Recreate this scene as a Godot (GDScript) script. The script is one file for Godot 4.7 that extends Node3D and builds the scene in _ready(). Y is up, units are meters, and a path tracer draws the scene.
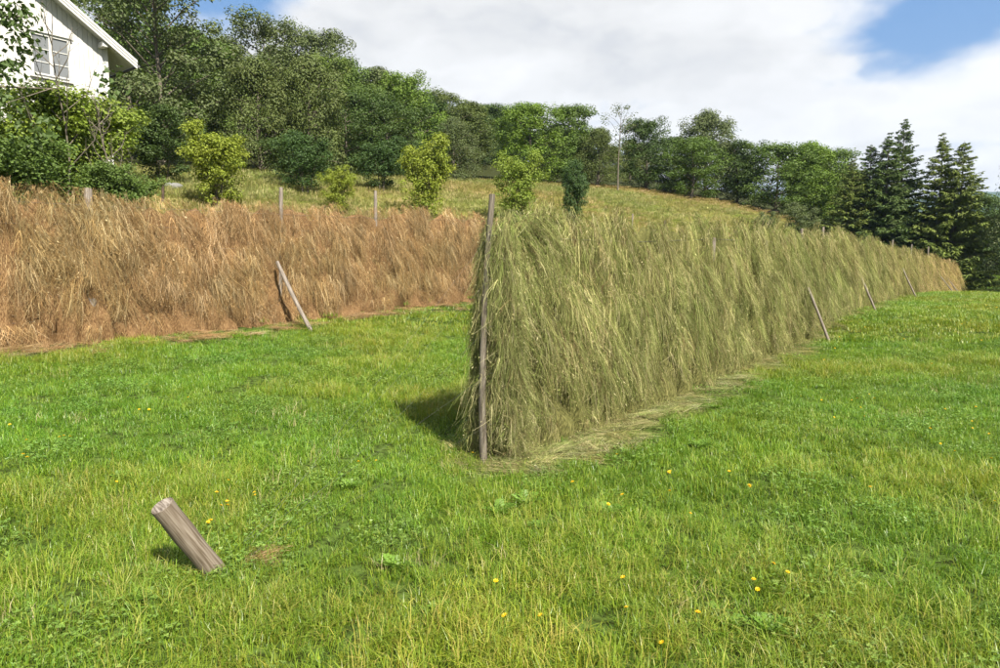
extends Node3D
# A mown meadow on a hillside with two hay-drying racks, woods, a white timber house. y up, metres.

const D2 := Vector2(0.61, -0.7924)      # along the racks, away from the viewer
const W2 := Vector2(-0.7924, -0.61)     # across the racks, uphill
const US := [-60.0, -30.0, 5.0, 12.0, 20.0, 31.0, 47.0, 60.0, 100.0, 200.0]
const WS := [-300.0, -120.0, -50.0, -20.0, -6.0, 0.0, 3.5, 7.0, 11.2, 17.0, 27.0, 40.0, 70.0, 150.0, 300.0]
const HILL := [
	[-9.0, -5.0, -2.5, -1.0, -0.3, -0.1, 0.0, 0.2, 0.5, 1.6, 4.0, 6.3, 12.5, 19.5, 20.5],
	[-9.0, -5.0, -2.5, -0.9, -0.2, 0.0, 0.0, 0.1, 0.35, 1.4, 3.8, 6.2, 12.5, 19.5, 20.5],
	[-9.0, -5.0, -2.2, -0.6, -0.05, 0.0, 0.0, 0.2, 0.55, 1.7, 4.3, 6.6, 13.0, 20.0, 21.0],
	[-9.0, -5.0, -2.2, -0.5, 0.03, 0.07, 0.08, 0.38, 0.78, 2.1, 4.7, 7.0, 13.5, 20.5, 21.5],
	[-9.0, -5.0, -2.0, -0.2, 0.46, 0.54, 0.52, 0.7, 1.05, 2.6, 5.3, 7.6, 14.0, 21.0, 22.0],
	[-10.0, -6.0, -2.2, -0.2, 0.52, 0.60, 0.58, 0.9, 1.6, 3.4, 6.2, 8.6, 15.5, 22.5, 23.5],
	[-12.0, -8.0, -3.0, -0.7, 0.05, 0.1, 0.1, 0.9, 2.3, 4.8, 7.7, 9.8, 18.0, 25.0, 26.0],
	[-15.0, -10.0, -4.0, -1.0, -0.3, -0.25, -0.2, 1.0, 3.0, 6.0, 8.8, 11.2, 20.0, 27.0, 28.0],
	[-30.0, -20.0, -10.0, -4.0, 0.2, 0.9, 1.3, 2.2, 3.8, 7.2, 11.0, 14.0, 19.0, 26.0, 27.0],
	[-70.0, -50.0, -32.0, -20.0, -12.0, -9.0, -6.0, -3.0, 1.0, 6.0, 11, 15, 19, 26, 27]]

var rng := RandomNumberGenerator.new()
var noise := FastNoiseLite.new()
var M := {}
var taken := {}

class Geo:
	var v := PackedVector3Array()
	var n := PackedVector3Array()
	var c := PackedColorArray()
	var uv := PackedVector2Array()
	var i := PackedInt32Array()
	func mesh() -> ArrayMesh:
		var a := []
		a.resize(Mesh.ARRAY_MAX)
		a[Mesh.ARRAY_VERTEX] = v
		if n.size(): a[Mesh.ARRAY_NORMAL] = n
		if c.size(): a[Mesh.ARRAY_COLOR] = c
		if uv.size(): a[Mesh.ARRAY_TEX_UV] = uv
		if i.size(): a[Mesh.ARRAY_INDEX] = i
		var m := ArrayMesh.new()
		m.add_surface_from_arrays(Mesh.PRIMITIVE_TRIANGLES, a)
		return m
	func tri(a: Vector3, b: Vector3, d: Vector3, col: Color) -> void:
		v.append(a); v.append(b); v.append(d)
		c.append(col); c.append(col); c.append(col)
	func leaf(p: Vector3, dir: Vector3, side: Vector3, fold: Vector3, length: float, width: float, col: Color) -> void:
		var tip := p + dir * length
		var mid := p + dir * (length * 0.45) + fold * (width * 0.18)
		var a := mid + side * (width * 0.5)
		var b := mid - side * (width * 0.5)
		var k := v.size()
		v.append(p); v.append(a); v.append(tip); v.append(b)
		c.append(col); c.append(col); c.append(col); c.append(col)
		i.append(k); i.append(k + 1); i.append(k + 2)
		i.append(k); i.append(k + 2); i.append(k + 3)
	# a tapered, bent round stick with end caps and smooth normals
	func tube(pts: Array, rad: Array, sides: int, vlen := 1.0, phase := 0.0, lumps := 0.0) -> void:
		var along := 0.0
		var first := v.size()
		var u := Vector3.ZERO
		for k in pts.size():
			var p: Vector3 = pts[k]
			var t: Vector3 = (pts[mini(k + 1, pts.size() - 1)] - pts[maxi(k - 1, 0)]).normalized()
			if k == 0:
				u = t.cross(Vector3(0.31, 0.2, 0.93)).normalized()
			else:
				u = (u - t * u.dot(t)).normalized()
				along += (p - pts[k - 1]).length()
			var w := t.cross(u)
			for s in sides + 1:
				var a := TAU * s / sides + phase
				var d := u * cos(a) + w * sin(a)
				var wob := 1.0 + lumps * sin(a * 2.0 + k * 1.7) + lumps * 0.7 * sin(a * 3.0 + k * 0.6)
				v.append(p + d * rad[k] * wob)
				n.append(d)
				uv.append(Vector2(float(s) / sides, along * vlen))
		for k in pts.size() - 1:
			for s in sides:
				var a := first + k * (sides + 1) + s
				var b := a + sides + 1
				i.append(a); i.append(b); i.append(a + 1)
				i.append(a + 1); i.append(b); i.append(b + 1)
		for e in 2:
			var k: int = 0 if e == 0 else pts.size() - 1
			var ring := first + k * (sides + 1)
			var t: Vector3 = (pts[0] - pts[1]).normalized() if e == 0 else (pts[k] - pts[k - 1]).normalized()
			var mid := v.size()
			v.append(pts[k]); n.append(t); uv.append(Vector2(0.5, 0.5))
			for s in sides + 1:
				v.append(v[ring + s]); n.append(t)
				var a := TAU * s / sides
				uv.append(Vector2(0.5 + 0.1 * cos(a), 0.5 + 0.1 * sin(a)))
			for s in sides:
				i.append(mid)
				i.append(mid + 1 + s + (1 if e == 1 else 0))
				i.append(mid + 1 + s + (0 if e == 1 else 1))
	func quad(a: Vector3, b: Vector3, d: Vector3, e: Vector3) -> void:   # flat, corners in order round the face, clockwise from its front
		var nn := (e - a).cross(b - a).normalized()
		var k := v.size()
		for p in [a, b, d, e]:
			v.append(p); n.append(nn)
		uv.append(Vector2(0, 0)); uv.append(Vector2(1, 0)); uv.append(Vector2(1, 1)); uv.append(Vector2(0, 1))
		for j in [0, 1, 2, 0, 2, 3]:
			i.append(k + j)
	func box(o: Vector3, ax: Vector3, ay: Vector3, az: Vector3) -> void:   # o a corner, three edges
		var p := [o, o + ax, o + ax + ay, o + ay, o + az, o + ax + az, o + ax + ay + az, o + ay + az]
		hexa(p)
	func hexa(p: Array) -> void:
		var mid := Vector3.ZERO
		for q in p: mid += q / 8.0
		for f in [[0, 1, 2, 3], [4, 5, 6, 7], [0, 1, 5, 4], [3, 2, 6, 7], [0, 3, 7, 4], [1, 2, 6, 5]]:
			var a: Vector3 = p[f[0]]
			var b: Vector3 = p[f[1]]
			var d: Vector3 = p[f[2]]
			var e: Vector3 = p[f[3]]
			if (e - a).cross(b - a).dot((a + d) / 2.0 - mid) < 0.0:
				quad(a, e, d, b)
			else:
				quad(a, b, d, e)

func herm(xs: Array, ys: Array, x0: float) -> float:
	var n := xs.size()
	var x := clampf(x0, xs[0], xs[n - 1])
	var i := 0
	while i < n - 2 and x > xs[i + 1]: i += 1
	var s := [0.0, 0.0]
	for q in 2:
		var j := i + q
		if j == 0: s[q] = (ys[1] - ys[0]) / (xs[1] - xs[0])
		elif j == n - 1: s[q] = (ys[n - 1] - ys[n - 2]) / (xs[n - 1] - xs[n - 2])
		else:
			var a: float = (ys[j] - ys[j - 1]) / (xs[j] - xs[j - 1])
			var b: float = (ys[j + 1] - ys[j]) / (xs[j + 1] - xs[j])
			s[q] = 0.0 if a * b <= 0.0 else 2.0 * a * b / (a + b)
	var h: float = xs[i + 1] - xs[i]
	var t: float = (x - xs[i]) / h
	return (2 * t * t * t - 3 * t * t + 1) * ys[i] + (t * t * t - 2 * t * t + t) * s[0] * h + (-2 * t * t * t + 3 * t * t) * ys[i + 1] + (t * t * t - t * t) * s[1] * h

var bumps := FastNoiseLite.new()
func ground(x: float, z: float) -> float:
	var u := x * D2.x + z * D2.y
	var w := x * W2.x + z * W2.y
	# only the four stations round u matter
	var k := 0
	while k < US.size() - 2 and u > US[k + 1]: k += 1
	var rows := []
	var xs := []
	for j in range(maxi(0, k - 1), mini(US.size(), k + 3)):
		rows.append(herm(WS, HILL[j], w)); xs.append(US[j])
	return herm(xs, rows, u) + bumps.get_noise_2d(x, z) * 0.035

func at_uw(u: float, w: float, up := 0.0) -> Vector3:
	var p := D2 * u + W2 * w
	return Vector3(p.x, ground(p.x, p.y) + up, p.y)

func numbered(called: String) -> String:
	taken[called] = taken.get(called, -1) + 1
	return called if taken[called] == 0 else "%s_%03d" % [called, taken[called]]

func tag(o: Node3D, label: String, category: String, group := "", kind := "") -> Node3D:
	if label: o.set_meta("label", label)
	if category: o.set_meta("category", category)
	if group: o.set_meta("group", group)
	if kind: o.set_meta("kind", kind)
	return o

func thing(called: String, label: String, category: String, at := Vector3.ZERO, group := "", kind := "") -> Node3D:
	var o := Node3D.new()
	o.name = numbered(called)
	add_child(o)
	o.position = at
	return tag(o, label, category, group, kind)

func part(called: String, m: Mesh, mat: Material, parent: Node3D) -> MeshInstance3D:
	var o := MeshInstance3D.new()
	o.name = called if parent != self else numbered(called)
	o.mesh = m
	o.material_override = mat
	parent.add_child(o, true)
	return o

func many(called: String, m: Mesh, mat: Material, where: Array, cols: Array, parent: Node3D) -> MultiMeshInstance3D:
	var mm := MultiMesh.new()
	mm.transform_format = MultiMesh.TRANSFORM_3D
	mm.use_colors = true
	mm.mesh = m
	mm.instance_count = where.size()
	for k in where.size():
		mm.set_instance_transform(k, where[k])
		mm.set_instance_color(k, cols[k])
	var o := MultiMeshInstance3D.new()
	o.name = called if parent != self else numbered(called)
	o.multimesh = mm
	o.material_override = mat
	parent.add_child(o, true)
	o.set_meta("kind", "stuff")
	return o

func lin(r: float, g: float, b: float) -> Color:
	return Color(r, g, b).linear_to_srgb()

func mat(r: float, g: float, b: float, rough := 0.8, spec := 0.35) -> StandardMaterial3D:
	var m := StandardMaterial3D.new()
	m.albedo_color = lin(r, g, b)
	m.roughness = rough
	m.metallic_specular = spec
	return m

func plant_mat(r: float, g: float, b: float, rough := 0.55, back := 0.6, spec := 0.4) -> StandardMaterial3D:
	var m := mat(r, g, b, rough, spec)
	m.vertex_color_use_as_albedo = true
	m.cull_mode = BaseMaterial3D.CULL_DISABLED
	m.backlight_enabled = true
	m.backlight = lin(back * 0.95, back, back * 0.45)
	return m

func noise_tex(freq: float, ramp: Array, size := 512, fractal := 5, seed_ := 1) -> NoiseTexture2D:
	var t := NoiseTexture2D.new()
	var n := FastNoiseLite.new()
	n.seed = seed_
	n.frequency = freq
	n.fractal_octaves = fractal
	t.noise = n
	t.width = size
	t.height = size
	t.seamless = true
	t.generate_mipmaps = false
	var g := Gradient.new()
	var offs := PackedFloat32Array()
	var cs := PackedColorArray()
	for r in ramp:
		offs.append(r[0])
		cs.append(r[1])
	g.offsets = offs
	g.colors = cs
	t.color_ramp = g
	return t

func rnd(a: float, b: float) -> float:
	return rng.randf_range(a, b)

func ball() -> Vector3:
	while true:
		var p := Vector3(rnd(-1, 1), rnd(-1, 1), rnd(-1, 1))
		if p.length_squared() <= 1.0: return p
	return Vector3.ZERO

func tint(spread: float) -> Color:
	var k := rnd(1.0 - spread, 1.0 + spread)
	return Color(k * rnd(0.92, 1.1), k, k * rnd(0.85, 1.15))

const FLOWERS := [Vector2(4.09, -7.53), Vector2(4.03, -7.53), Vector2(4.38, -7.8), Vector2(4.39, -7.71), Vector2(3.67, -6.6), Vector2(3.97, -7.23), Vector2(3.77, -7.71), Vector2(3.44, -6.75), Vector2(6.71, -13.12), Vector2(7.69, -14), Vector2(7.61, -12.49), Vector2(5.93, -11.73), Vector2(5.6, -11.97), Vector2(5.25, -10.7), Vector2(4.76, -7.02), Vector2(4.14, -6.3), Vector2(3.92, -5.81), Vector2(3.78, -5.42), Vector2(4.69, -6.51), Vector2(4.57, -6.33), Vector2(4.48, -5.99), Vector2(4.02, -5.33), Vector2(3.25, -4.25), Vector2(5.24, -7.23), Vector2(2.65, -4.64), Vector2(1.75, -4.55), Vector2(1.71, -4.85), Vector2(1.29, -4.97), Vector2(3.58, -7.83), Vector2(9.61, -13.83), Vector2(8.74, -12.46), Vector2(8.63, -11.88), Vector2(12.66, -16.98), Vector2(12.42, -17.01), Vector2(6.56, -10.04), Vector2(-0.23, -5.45), Vector2(0.95, -5.3), Vector2(1.29, -4.94), Vector2(0.51, -4.55), Vector2(0.69, -4.12), Vector2(0.62, -3.22), Vector2(0.02, -2.77), Vector2(0.18, -2.83), Vector2(0.58, -2.92), Vector2(0.89, -2.86), Vector2(0.67, -2.62), Vector2(1.23, -3.1), Vector2(1.25, -3.1), Vector2(1.45, -3.4), Vector2(1.46, -3.25), Vector2(1.17, -3.97), Vector2(1.15, -4.4), Vector2(0.82, -4.34), Vector2(1.75, -4.55), Vector2(-0.02, -3.1), Vector2(-2.67, -4.52), Vector2(-1.93, -4.61), Vector2(-1.7, -4.49), Vector2(-1.83, -4.34), Vector2(-1.82, -4.22), Vector2(-1.79, -4.25), Vector2(-1.64, -4.34), Vector2(-1.78, -3.97), Vector2(-1.77, -3.91), Vector2(-1.95, -4.46), Vector2(-1.14, -5.24), Vector2(-0.99, -5.21), Vector2(-4.23, -5.65), Vector2(-3.85, -5.31), Vector2(-3.6, -4.92), Vector2(-3.57, -4.92), Vector2(-3.69, -5.53), Vector2(-3.61, -5.49), Vector2(-3.68, -5.46), Vector2(-3.42, -6.22), Vector2(-3.39, -6.34), Vector2(-3.95, -7.37), Vector2(-3.28, -6.92), Vector2(-4.81, -7.26), Vector2(-3.41, -8.92)]
const WEEDS := [Vector2(0, -4.34), Vector2(0.25, -4.06), Vector2(0.17, -4.52), Vector2(0.73, -4.28), Vector2(1.04, -3.04), Vector2(1.08, -2.92), Vector2(4.32, -8.83), Vector2(2.78, -5.36), Vector2(1.84, -5.99), Vector2(2.48, -7.56), Vector2(2.36, -8.17), Vector2(3.61, -5.81), Vector2(2.3, -7.56), Vector2(1.21, -2.86), Vector2(-2.85, -4.89), Vector2(-0.57, -3.49), Vector2(-1.12, -4.85), Vector2(-2.12, -5.76), Vector2(-1.72, -3.13), Vector2(-0.29, -3.04)]

# ---------------------------------------------------------------- sky
func make_sky() -> PanoramaSkyMaterial:
	var w := 2048
	var h := 1024
	var n1 := FastNoiseLite.new()
	n1.seed = 11
	n1.frequency = 0.55
	n1.fractal_octaves = 6
	n1.fractal_gain = 0.52
	var n2 := FastNoiseLite.new()
	n2.seed = 5
	n2.frequency = 1.3
	n2.fractal_octaves = 6
	n2.fractal_gain = 0.58
	var im := Image.create(w, h, false, Image.FORMAT_RGBF)
	im.fill(Color(0.25, 0.265, 0.28))
	for y in h / 2 + 8:
		var el := PI * (0.5 - (y + 0.5) / h)
		var sy := sin(el)
		var cy := cos(el)
		var blue := Color(0.045, 0.12, 0.27).lerp(Color(0.18, 0.26, 0.35), pow(1.0 - maxf(sy, 0.0), 3.2))
		for x in w:
			var az := TAU * (x + 0.5) / w
			if az > PI: az -= TAU
			# clouds lie on a sheet overhead
			var k := 1.0 / (maxf(sy, 0.0) + 0.16)
			var px := sin(az) * cy * k
			var pz := -cos(az) * cy * k
			var wx := px + 0.22 * n2.get_noise_2d(px * 0.9 + 60.0, pz * 0.9)
			var wz := pz + 0.22 * n2.get_noise_2d(px * 0.9, pz * 0.9 + 60.0)
			var big := n1.get_noise_2d(wx + 3.1, wz)
			var fine := n2.get_noise_2d(wx * 3.2, wz * 3.2 + 7.0)
			var cover := 0.50 + big * 1.45 + fine * 0.36
			# gaps seen in the photograph: upper right, and a narrow one upper left
			var a := rad_to_deg(az)
			var e := rad_to_deg(el)
			var q1 := ((e - 14.6) - (a - 28.0) * 0.36)
			cover -= 1.2 * exp(-(q1 * q1) / (15.0 if q1 > 0.0 else 7.0)) * smoothstep(19.0, 32.0, a) * (1.0 - smoothstep(44.0, 58.0, a))
			cover -= 2.4 * exp(-(pow((a + 21.5) / 7.0, 2.0) + pow((e - 22.0) / 4.6, 2.0)))
			cover += 0.75 * exp(-(pow((a - 4.0) / 19.0, 2.0) + pow((e - 17.0) / 9.0, 2.0)))
			cover += 0.62 * exp(-(pow((a - 30.0) / 18.0, 2.0) + pow((e - 7.5) / 5.5, 2.0)))
			var t := smoothstep(-0.22, 0.72, cover)
			var puff := n2.get_noise_2d(wx * 2.6 + 20.0, wz * 2.6)
			var body := 0.39 + 0.12 * n1.get_noise_2d(wx * 1.1 + 20.0, wz * 1.1) + 0.035 * puff + 0.012 * fine
			body += 0.03 * (1.0 - smoothstep(0.15, 0.55, cover))
			body = clampf(body, 0.315, 0.42)
			var cloud := Color(0.91, 0.94, 0.99).lerp(Color(1.0, 1.0, 1.0), smoothstep(0.28, 0.36, body)) * body
			var c := blue.lerp(cloud, t)
			im.set_pixel(x, y, c)
	var sky := PanoramaSkyMaterial.new()
	sky.panorama = ImageTexture.create_from_image(im)
	return sky

# ---------------------------------------------------------------- materials
func make_materials() -> void:
	var g := mat(1, 1, 1, 0.95, 0.2)
	g.vertex_color_use_as_albedo = true
	g.albedo_texture = noise_tex(0.03, [[0.25, Color(0.55, 0.52, 0.45)], [0.5, Color(0.8, 0.82, 0.72)], [0.75, Color(1, 1, 0.9)]], 1024, 6, 3)
	g.uv1_triplanar = true
	g.uv1_world_triplanar = true
	g.uv1_scale = Vector3(0.31, 0.31, 0.31)
	M.ground = g
	M.grass = plant_mat(1, 1, 1, 0.42, 0.7, 0.5)
	M.meadow = plant_mat(1, 1, 1, 0.7, 0.5, 0.3)
	M.hay = plant_mat(1, 1, 1, 0.85, 0.12, 0.2)
	# woven mass of hay beneath the loose stalks: thin upright fibres
	for k in [["green_core", Color(0.22, 0.225, 0.12), Color(0.32, 0.32, 0.18), Color(0.41, 0.40, 0.25)], ["brown_core", Color(0.31, 0.23, 0.155), Color(0.43, 0.335, 0.23), Color(0.52, 0.43, 0.31)]]:
		var m := mat(1, 1, 1, 0.95, 0.2)
		m.albedo_texture = noise_tex(0.05, [[0.25, k[1]], [0.5, k[2]], [0.75, k[3]]], 512, 5, 8)
		m.uv1_scale = Vector3(9.0, 1.1, 1)
		M[k[0]] = m
	for k in [["old_wood", Color(0.32, 0.29, 0.26), Color(0.48, 0.445, 0.41), Color(0.58, 0.55, 0.52)], ["dark_wood", Color(0.17, 0.14, 0.12), Color(0.30, 0.25, 0.21), Color(0.44, 0.38, 0.34)], ["bark", Color(0.22, 0.20, 0.17), Color(0.38, 0.35, 0.31), Color(0.52, 0.50, 0.46)], ["pale_bark", Color(0.30, 0.28, 0.26), Color(0.62, 0.60, 0.57), Color(0.78, 0.77, 0.74)], ["stub_wood", Color(0.34, 0.30, 0.25), Color(0.43, 0.39, 0.345), Color(0.50, 0.465, 0.42)]]:
		var m := mat(1, 1, 1, 0.85, 0.3)
		m.albedo_texture = noise_tex(0.03, [[0.2, k[1]], [0.5, k[2]], [0.8, k[3]]], 512, 5, 21)
		m.uv1_scale = Vector3(2.0, 0.22, 1) if k[0] != "stub_wood" else Vector3(1.6, 0.16, 1)
		M[k[0]] = m
	M.wire = mat(0.16, 0.16, 0.165, 0.6, 0.4)
	M.wire.metallic = 0.7
	var white := mat(1, 1, 1, 0.6, 0.4)
	white.albedo_texture = noise_tex(0.02, [[0.2, Color(0.68, 0.68, 0.66)], [0.6, Color(0.73, 0.73, 0.725)], [0.9, Color(0.76, 0.76, 0.755)]], 256, 4, 4)
	white.uv1_triplanar = true
	white.uv1_scale = Vector3(0.8, 0.25, 0.8)
	M.white = white
	M.roof = mat(0.10, 0.08, 0.075, 0.8)
	M.pane = mat(0.14, 0.15, 0.16, 0.1, 0.5)
	M.curtain = mat(0.6, 0.6, 0.58, 0.9)
	M.stone = mat(0.16, 0.16, 0.155, 0.9)
	M.flower = plant_mat(0.72, 0.50, 0.015, 0.5, 0.4)
	M.flower_stem = plant_mat(0.10, 0.18, 0.04, 0.6, 0.3)
	M.soil = mat(0.16, 0.11, 0.07, 0.95)
	# foliage, one for each kind of tree (linear reflectance)
	M.leaf_mid = plant_mat(0.104, 0.166, 0.0333)
	M.leaf_bright = plant_mat(0.142, 0.223, 0.0304)
	M.leaf_grey = plant_mat(0.109, 0.142, 0.0522)
	M.leaf_dark = plant_mat(0.0684, 0.112, 0.0285)
	M.leaf_olive = plant_mat(0.109, 0.142, 0.0399)
	M.leaf_lime = plant_mat(0.213, 0.262, 0.0287)
	M.leaf_shrub = plant_mat(0.18, 0.247, 0.0323)
	M.leaf_deep = plant_mat(0.0522, 0.0997, 0.0238)
	M.needle = plant_mat(0.095, 0.145, 0.04, 0.6, 0.3)
	M.needle_light = plant_mat(0.15, 0.195, 0.042, 0.6, 0.3)
	M.far_hill = mat(0.04, 0.062, 0.03, 1.0, 0.1)

# ---------------------------------------------------------------- trees
# A broadleaf tree: trunk with limbs, and leaves in clumps round the twigs. o: H height, R crown radius, base (share of height), limbs, twigs, leaves (per clump), leaf (length), clump (radius), droop, rise, lean
func broadleaf(seed_: int, o: Dictionary) -> Array:
	rng.seed = seed_
	var H: float = o.H
	var R: float = o.R
	var base: float = o.get("base", 0.15)
	var droop: float = o.get("droop", 0.0)
	var pointed: float = o.get("pointed", 0.35)
	var wood := Geo.new()
	var crown := Geo.new()
	var stems: int = o.get("stems", 1)
	for st in stems:
		var off := Vector3.ZERO if stems == 1 else Vector3(rnd(-0.12, 0.12), 0, rnd(-0.12, 0.12)) * R
		var splay := Vector3(rnd(-1, 1), 0, rnd(-1, 1)).normalized() * (R * rnd(0.3, 0.75) if stems > 1 else R * 0.12)
		var hh := H * (0.94 if st == 0 else rnd(0.55, 0.9))
		var tp := []
		var tr := []
		var r0: float = H * o.get("girth", 0.016) / sqrt(stems)
		var sway := Vector3(rnd(-1, 1), 0, rnd(-1, 1)) * H * 0.02
		for k in 8:
			var f := k / 7.0
			tp.append(off + Vector3(0, f * hh, 0) + splay * f * f + sway * sin(f * 5.0))
			tr.append(r0 * (1.0 - 0.86 * f) * (1.35 if k == 0 else 1.0))
		tp[0].y = -0.15
		wood.tube(tp, tr, 7, 1.0)
		var limbs: int = o.limbs
		if stems > 1: limbs = maxi(4, limbs / stems)
		for l in limbs:
			var f := base + (0.99 - base) * pow((l + rnd(0.2, 0.8)) / limbs, 0.85)
			var g := clampf((f - base) / (1.0 - base), 0.0, 1.0)
			f = maxf(f, 0.03)
			var seg := clampf(f * 7.0, 0.0, 6.99)
			var start: Vector3 = tp[int(seg)].lerp(tp[int(seg) + 1], seg - int(seg))
			var az := l * 2.39996 + rnd(-0.5, 0.5) + st * 1.3
			# egg-shaped outline, more pointed with POINTED
			var env := pow(clampf(1.0 - pow(absf(g - 0.38) / (0.62 if g > 0.38 else 0.52), 2.0), 0.0, 1.0), 0.5 + pointed * (1.0 if g > 0.38 else 0.2)) * 0.88 + 0.1
			var reach := R * env * rnd(0.72, 1.18)
			if stems > 1: reach *= 0.62
			var out := Vector3(cos(az), 0, sin(az))
			var rise: float = lerpf(o.get("rise", 0.35), 1.0, g * g)
			var tip := start + out * reach + Vector3(0, reach * rise, 0)
			if tip.y > H: tip.y = H - rnd(0, 0.04) * H
			var mid := start.lerp(tip, 0.5) + Vector3(0, reach * 0.12, 0)
			tip.y -= droop * reach * 0.35
			wood.tube([start, mid, tip], [r0 * (1.0 - 0.75 * f) * 0.5, r0 * 0.22, r0 * 0.07], 4)
			var twigs: int = o.twigs
			for t in twigs:
				var s := rnd(0.35, 1.05) if t > 0 else 1.0
				var q: Vector3 = start.lerp(mid, s * 2.0) if s < 0.5 else mid.lerp(tip, s * 2.0 - 1.0)
				var cc: Vector3 = q + ball() * reach * 0.3 + Vector3(0, R * 0.05, 0)
				cc.y = minf(cc.y, H)
				if t > 0 and t % 2 == 0: wood.tube([q, cc], [r0 * 0.1, r0 * 0.04], 3)
				var cr: float = o.clump * rnd(0.65, 1.35)
				var tone := tint(0.18)
				var ll: float = o.leaf
				for x in int(o.leaves):
					var b := ball()
					var p := cc + Vector3(b.x, b.y * 0.72, b.z) * cr
					var out2 := (b * 1.2 + Vector3(0, 0.5, 0) + ball() * 0.65).normalized()
					if droop > 0.0:
						p.y -= droop * cr * rnd(0.0, 1.6)
					var dir := (ball() + Vector3(0, -0.35 - droop, 0) + b * 0.3)
					dir = (dir - out2 * dir.dot(out2) * 0.8).normalized()
					var side := dir.cross(out2).normalized()
					var sz := rnd(0.7, 1.3)
					var kk := rnd(0.8, 1.22)
					crown.leaf(p, dir, side, side.cross(dir), ll * sz, ll * sz * o.get("slim", 0.62), Color(tone.r * kk, tone.g * kk, tone.b * kk))
	return [wood.mesh(), crown.mesh()]

func conifer(seed_: int, H: float, R: float, tops := 1) -> Array:
	rng.seed = seed_
	var wood := Geo.new()
	var crown := Geo.new()
	for tno in tops:
		var off := Vector3.ZERO if tno == 0 else Vector3(R * 0.42, 0, R * 0.2)
		var hh := H if tno == 0 else H * 0.94
		var tp := []
		var tr := []
		for k in 9:
			var f := k / 8.0
			tp.append(Vector3(0, f * hh, 0) + off * minf(1.0, f * 2.0))
			tr.append(H * 0.014 * (1.0 - 0.96 * f))
		tp[0].y = -0.15
		wood.tube(tp, tr, 7)
		var y := H * 0.03
		while y < hh * 0.985:
			var f := y / hh
			var n := 7 if f < 0.8 else 5
			var len0 := R * 1.08 * pow(1.0 - f, 0.92) + 0.035 * R
			for b in n:
				var az := rnd(0, TAU)
				var L := len0 * rnd(0.55, 1.22)
				var out := Vector3(cos(az), 0, sin(az))
				var start := Vector3(0, y + rnd(-0.3, 0.3) * H / 12.0, 0) + off * minf(1.0, f * 2.0)
				var sag := lerpf(-0.34, 0.55, pow(f, 1.6)) + rnd(-0.2, 0.2)
				var p1 := start + out * L * 0.55 + Vector3(0, L * sag * 0.5, 0)
				var p2 := start + out * L + Vector3(0, L * sag * 0.55 + L * 0.12, 0)
				wood.tube([start, p1, p2], [0.02 * H / 10.0 * (1.1 - f) + 0.006, 0.012, 0.004], 3)
				var tone := tint(0.12)
				var sprays := int(8 + L * 24.0)
				var side := Vector3(-out.z, 0, out.x)
				for s in sprays:
					var q := pow(rnd(0.0, 1.0), 0.75)
					var c: Vector3 = start.lerp(p1, q * 2.0) if q < 0.5 else p1.lerp(p2, q * 2.0 - 1.0)
					var sd := -1.0 if s % 2 == 0 else 1.0
					var dir := (out * rnd(0.4, 1.0) + side * sd * rnd(0.2, 0.9) + Vector3(0, rnd(-0.95, 0.1), 0)).normalized()
					var ln := rnd(0.26, 0.6) * (0.42 + 0.58 * (1.0 - f)) * H / 11.0
					var wd := ln * rnd(0.2, 0.34)
					var ax := dir.cross((Vector3(0, 1, 0) + ball() * 0.7)).normalized()
					var kk := rnd(0.75, 1.25)
					crown.leaf(c, dir, ax, ax.cross(dir), ln, wd, Color(tone.r * kk, tone.g * kk, tone.b * kk))
					# side shoots that feather the spray
					crown.leaf(c + dir * ln * 0.35, (dir + ax * 0.9).normalized(), ax.cross(dir), ax, ln * 0.45, wd * 0.7, Color(tone.r * kk, tone.g * kk, tone.b * kk))
			y += hh * 0.021 * (1.15 - 0.55 * f) * rnd(0.8, 1.2)
	return [wood.mesh(), crown.mesh()]

func tree(called: String, label: String, kind: Array, leafm: String, x: float, z: float, size: Vector2, turn: float, group := "", category := "tree", bark := "bark") -> Node3D:
	# SIZE: scale across, scale up
	var t := thing(called, label, category, Vector3(x, ground(x, z), z), group)
	t.rotation.y = turn
	t.scale = Vector3(size.x, size.y, size.x)
	part("stem" if category in ["shrub", "sapling"] else "trunk", kind[0], M[bark], t)
	part("foliage" if category in ["shrub", "sapling"] else "crown", kind[1], M[leafm], t)
	return t

# ---------------------------------------------------------------- hay
const GREEN_HAY := [[0.231, 0.252, 0.089], [0.293, 0.292, 0.118], [0.177, 0.21, 0.061], [0.374, 0.35, 0.169], [0.133, 0.167, 0.046], [0.259, 0.225, 0.103], [0.196, 0.23, 0.071], [0.48, 0.44, 0.253], [0.089, 0.108, 0.032], [0.177, 0.135, 0.065], [0.223, 0.269, 0.08]]
const BROWN_HAY := [[0.341, 0.221, 0.101], [0.402, 0.28, 0.139], [0.282, 0.177, 0.077], [0.461, 0.351, 0.197], [0.222, 0.136, 0.058], [0.341, 0.249, 0.125], [0.384, 0.253, 0.115], [0.546, 0.433, 0.269], [0.145, 0.085, 0.038], [0.256, 0.207, 0.115]]

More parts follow.
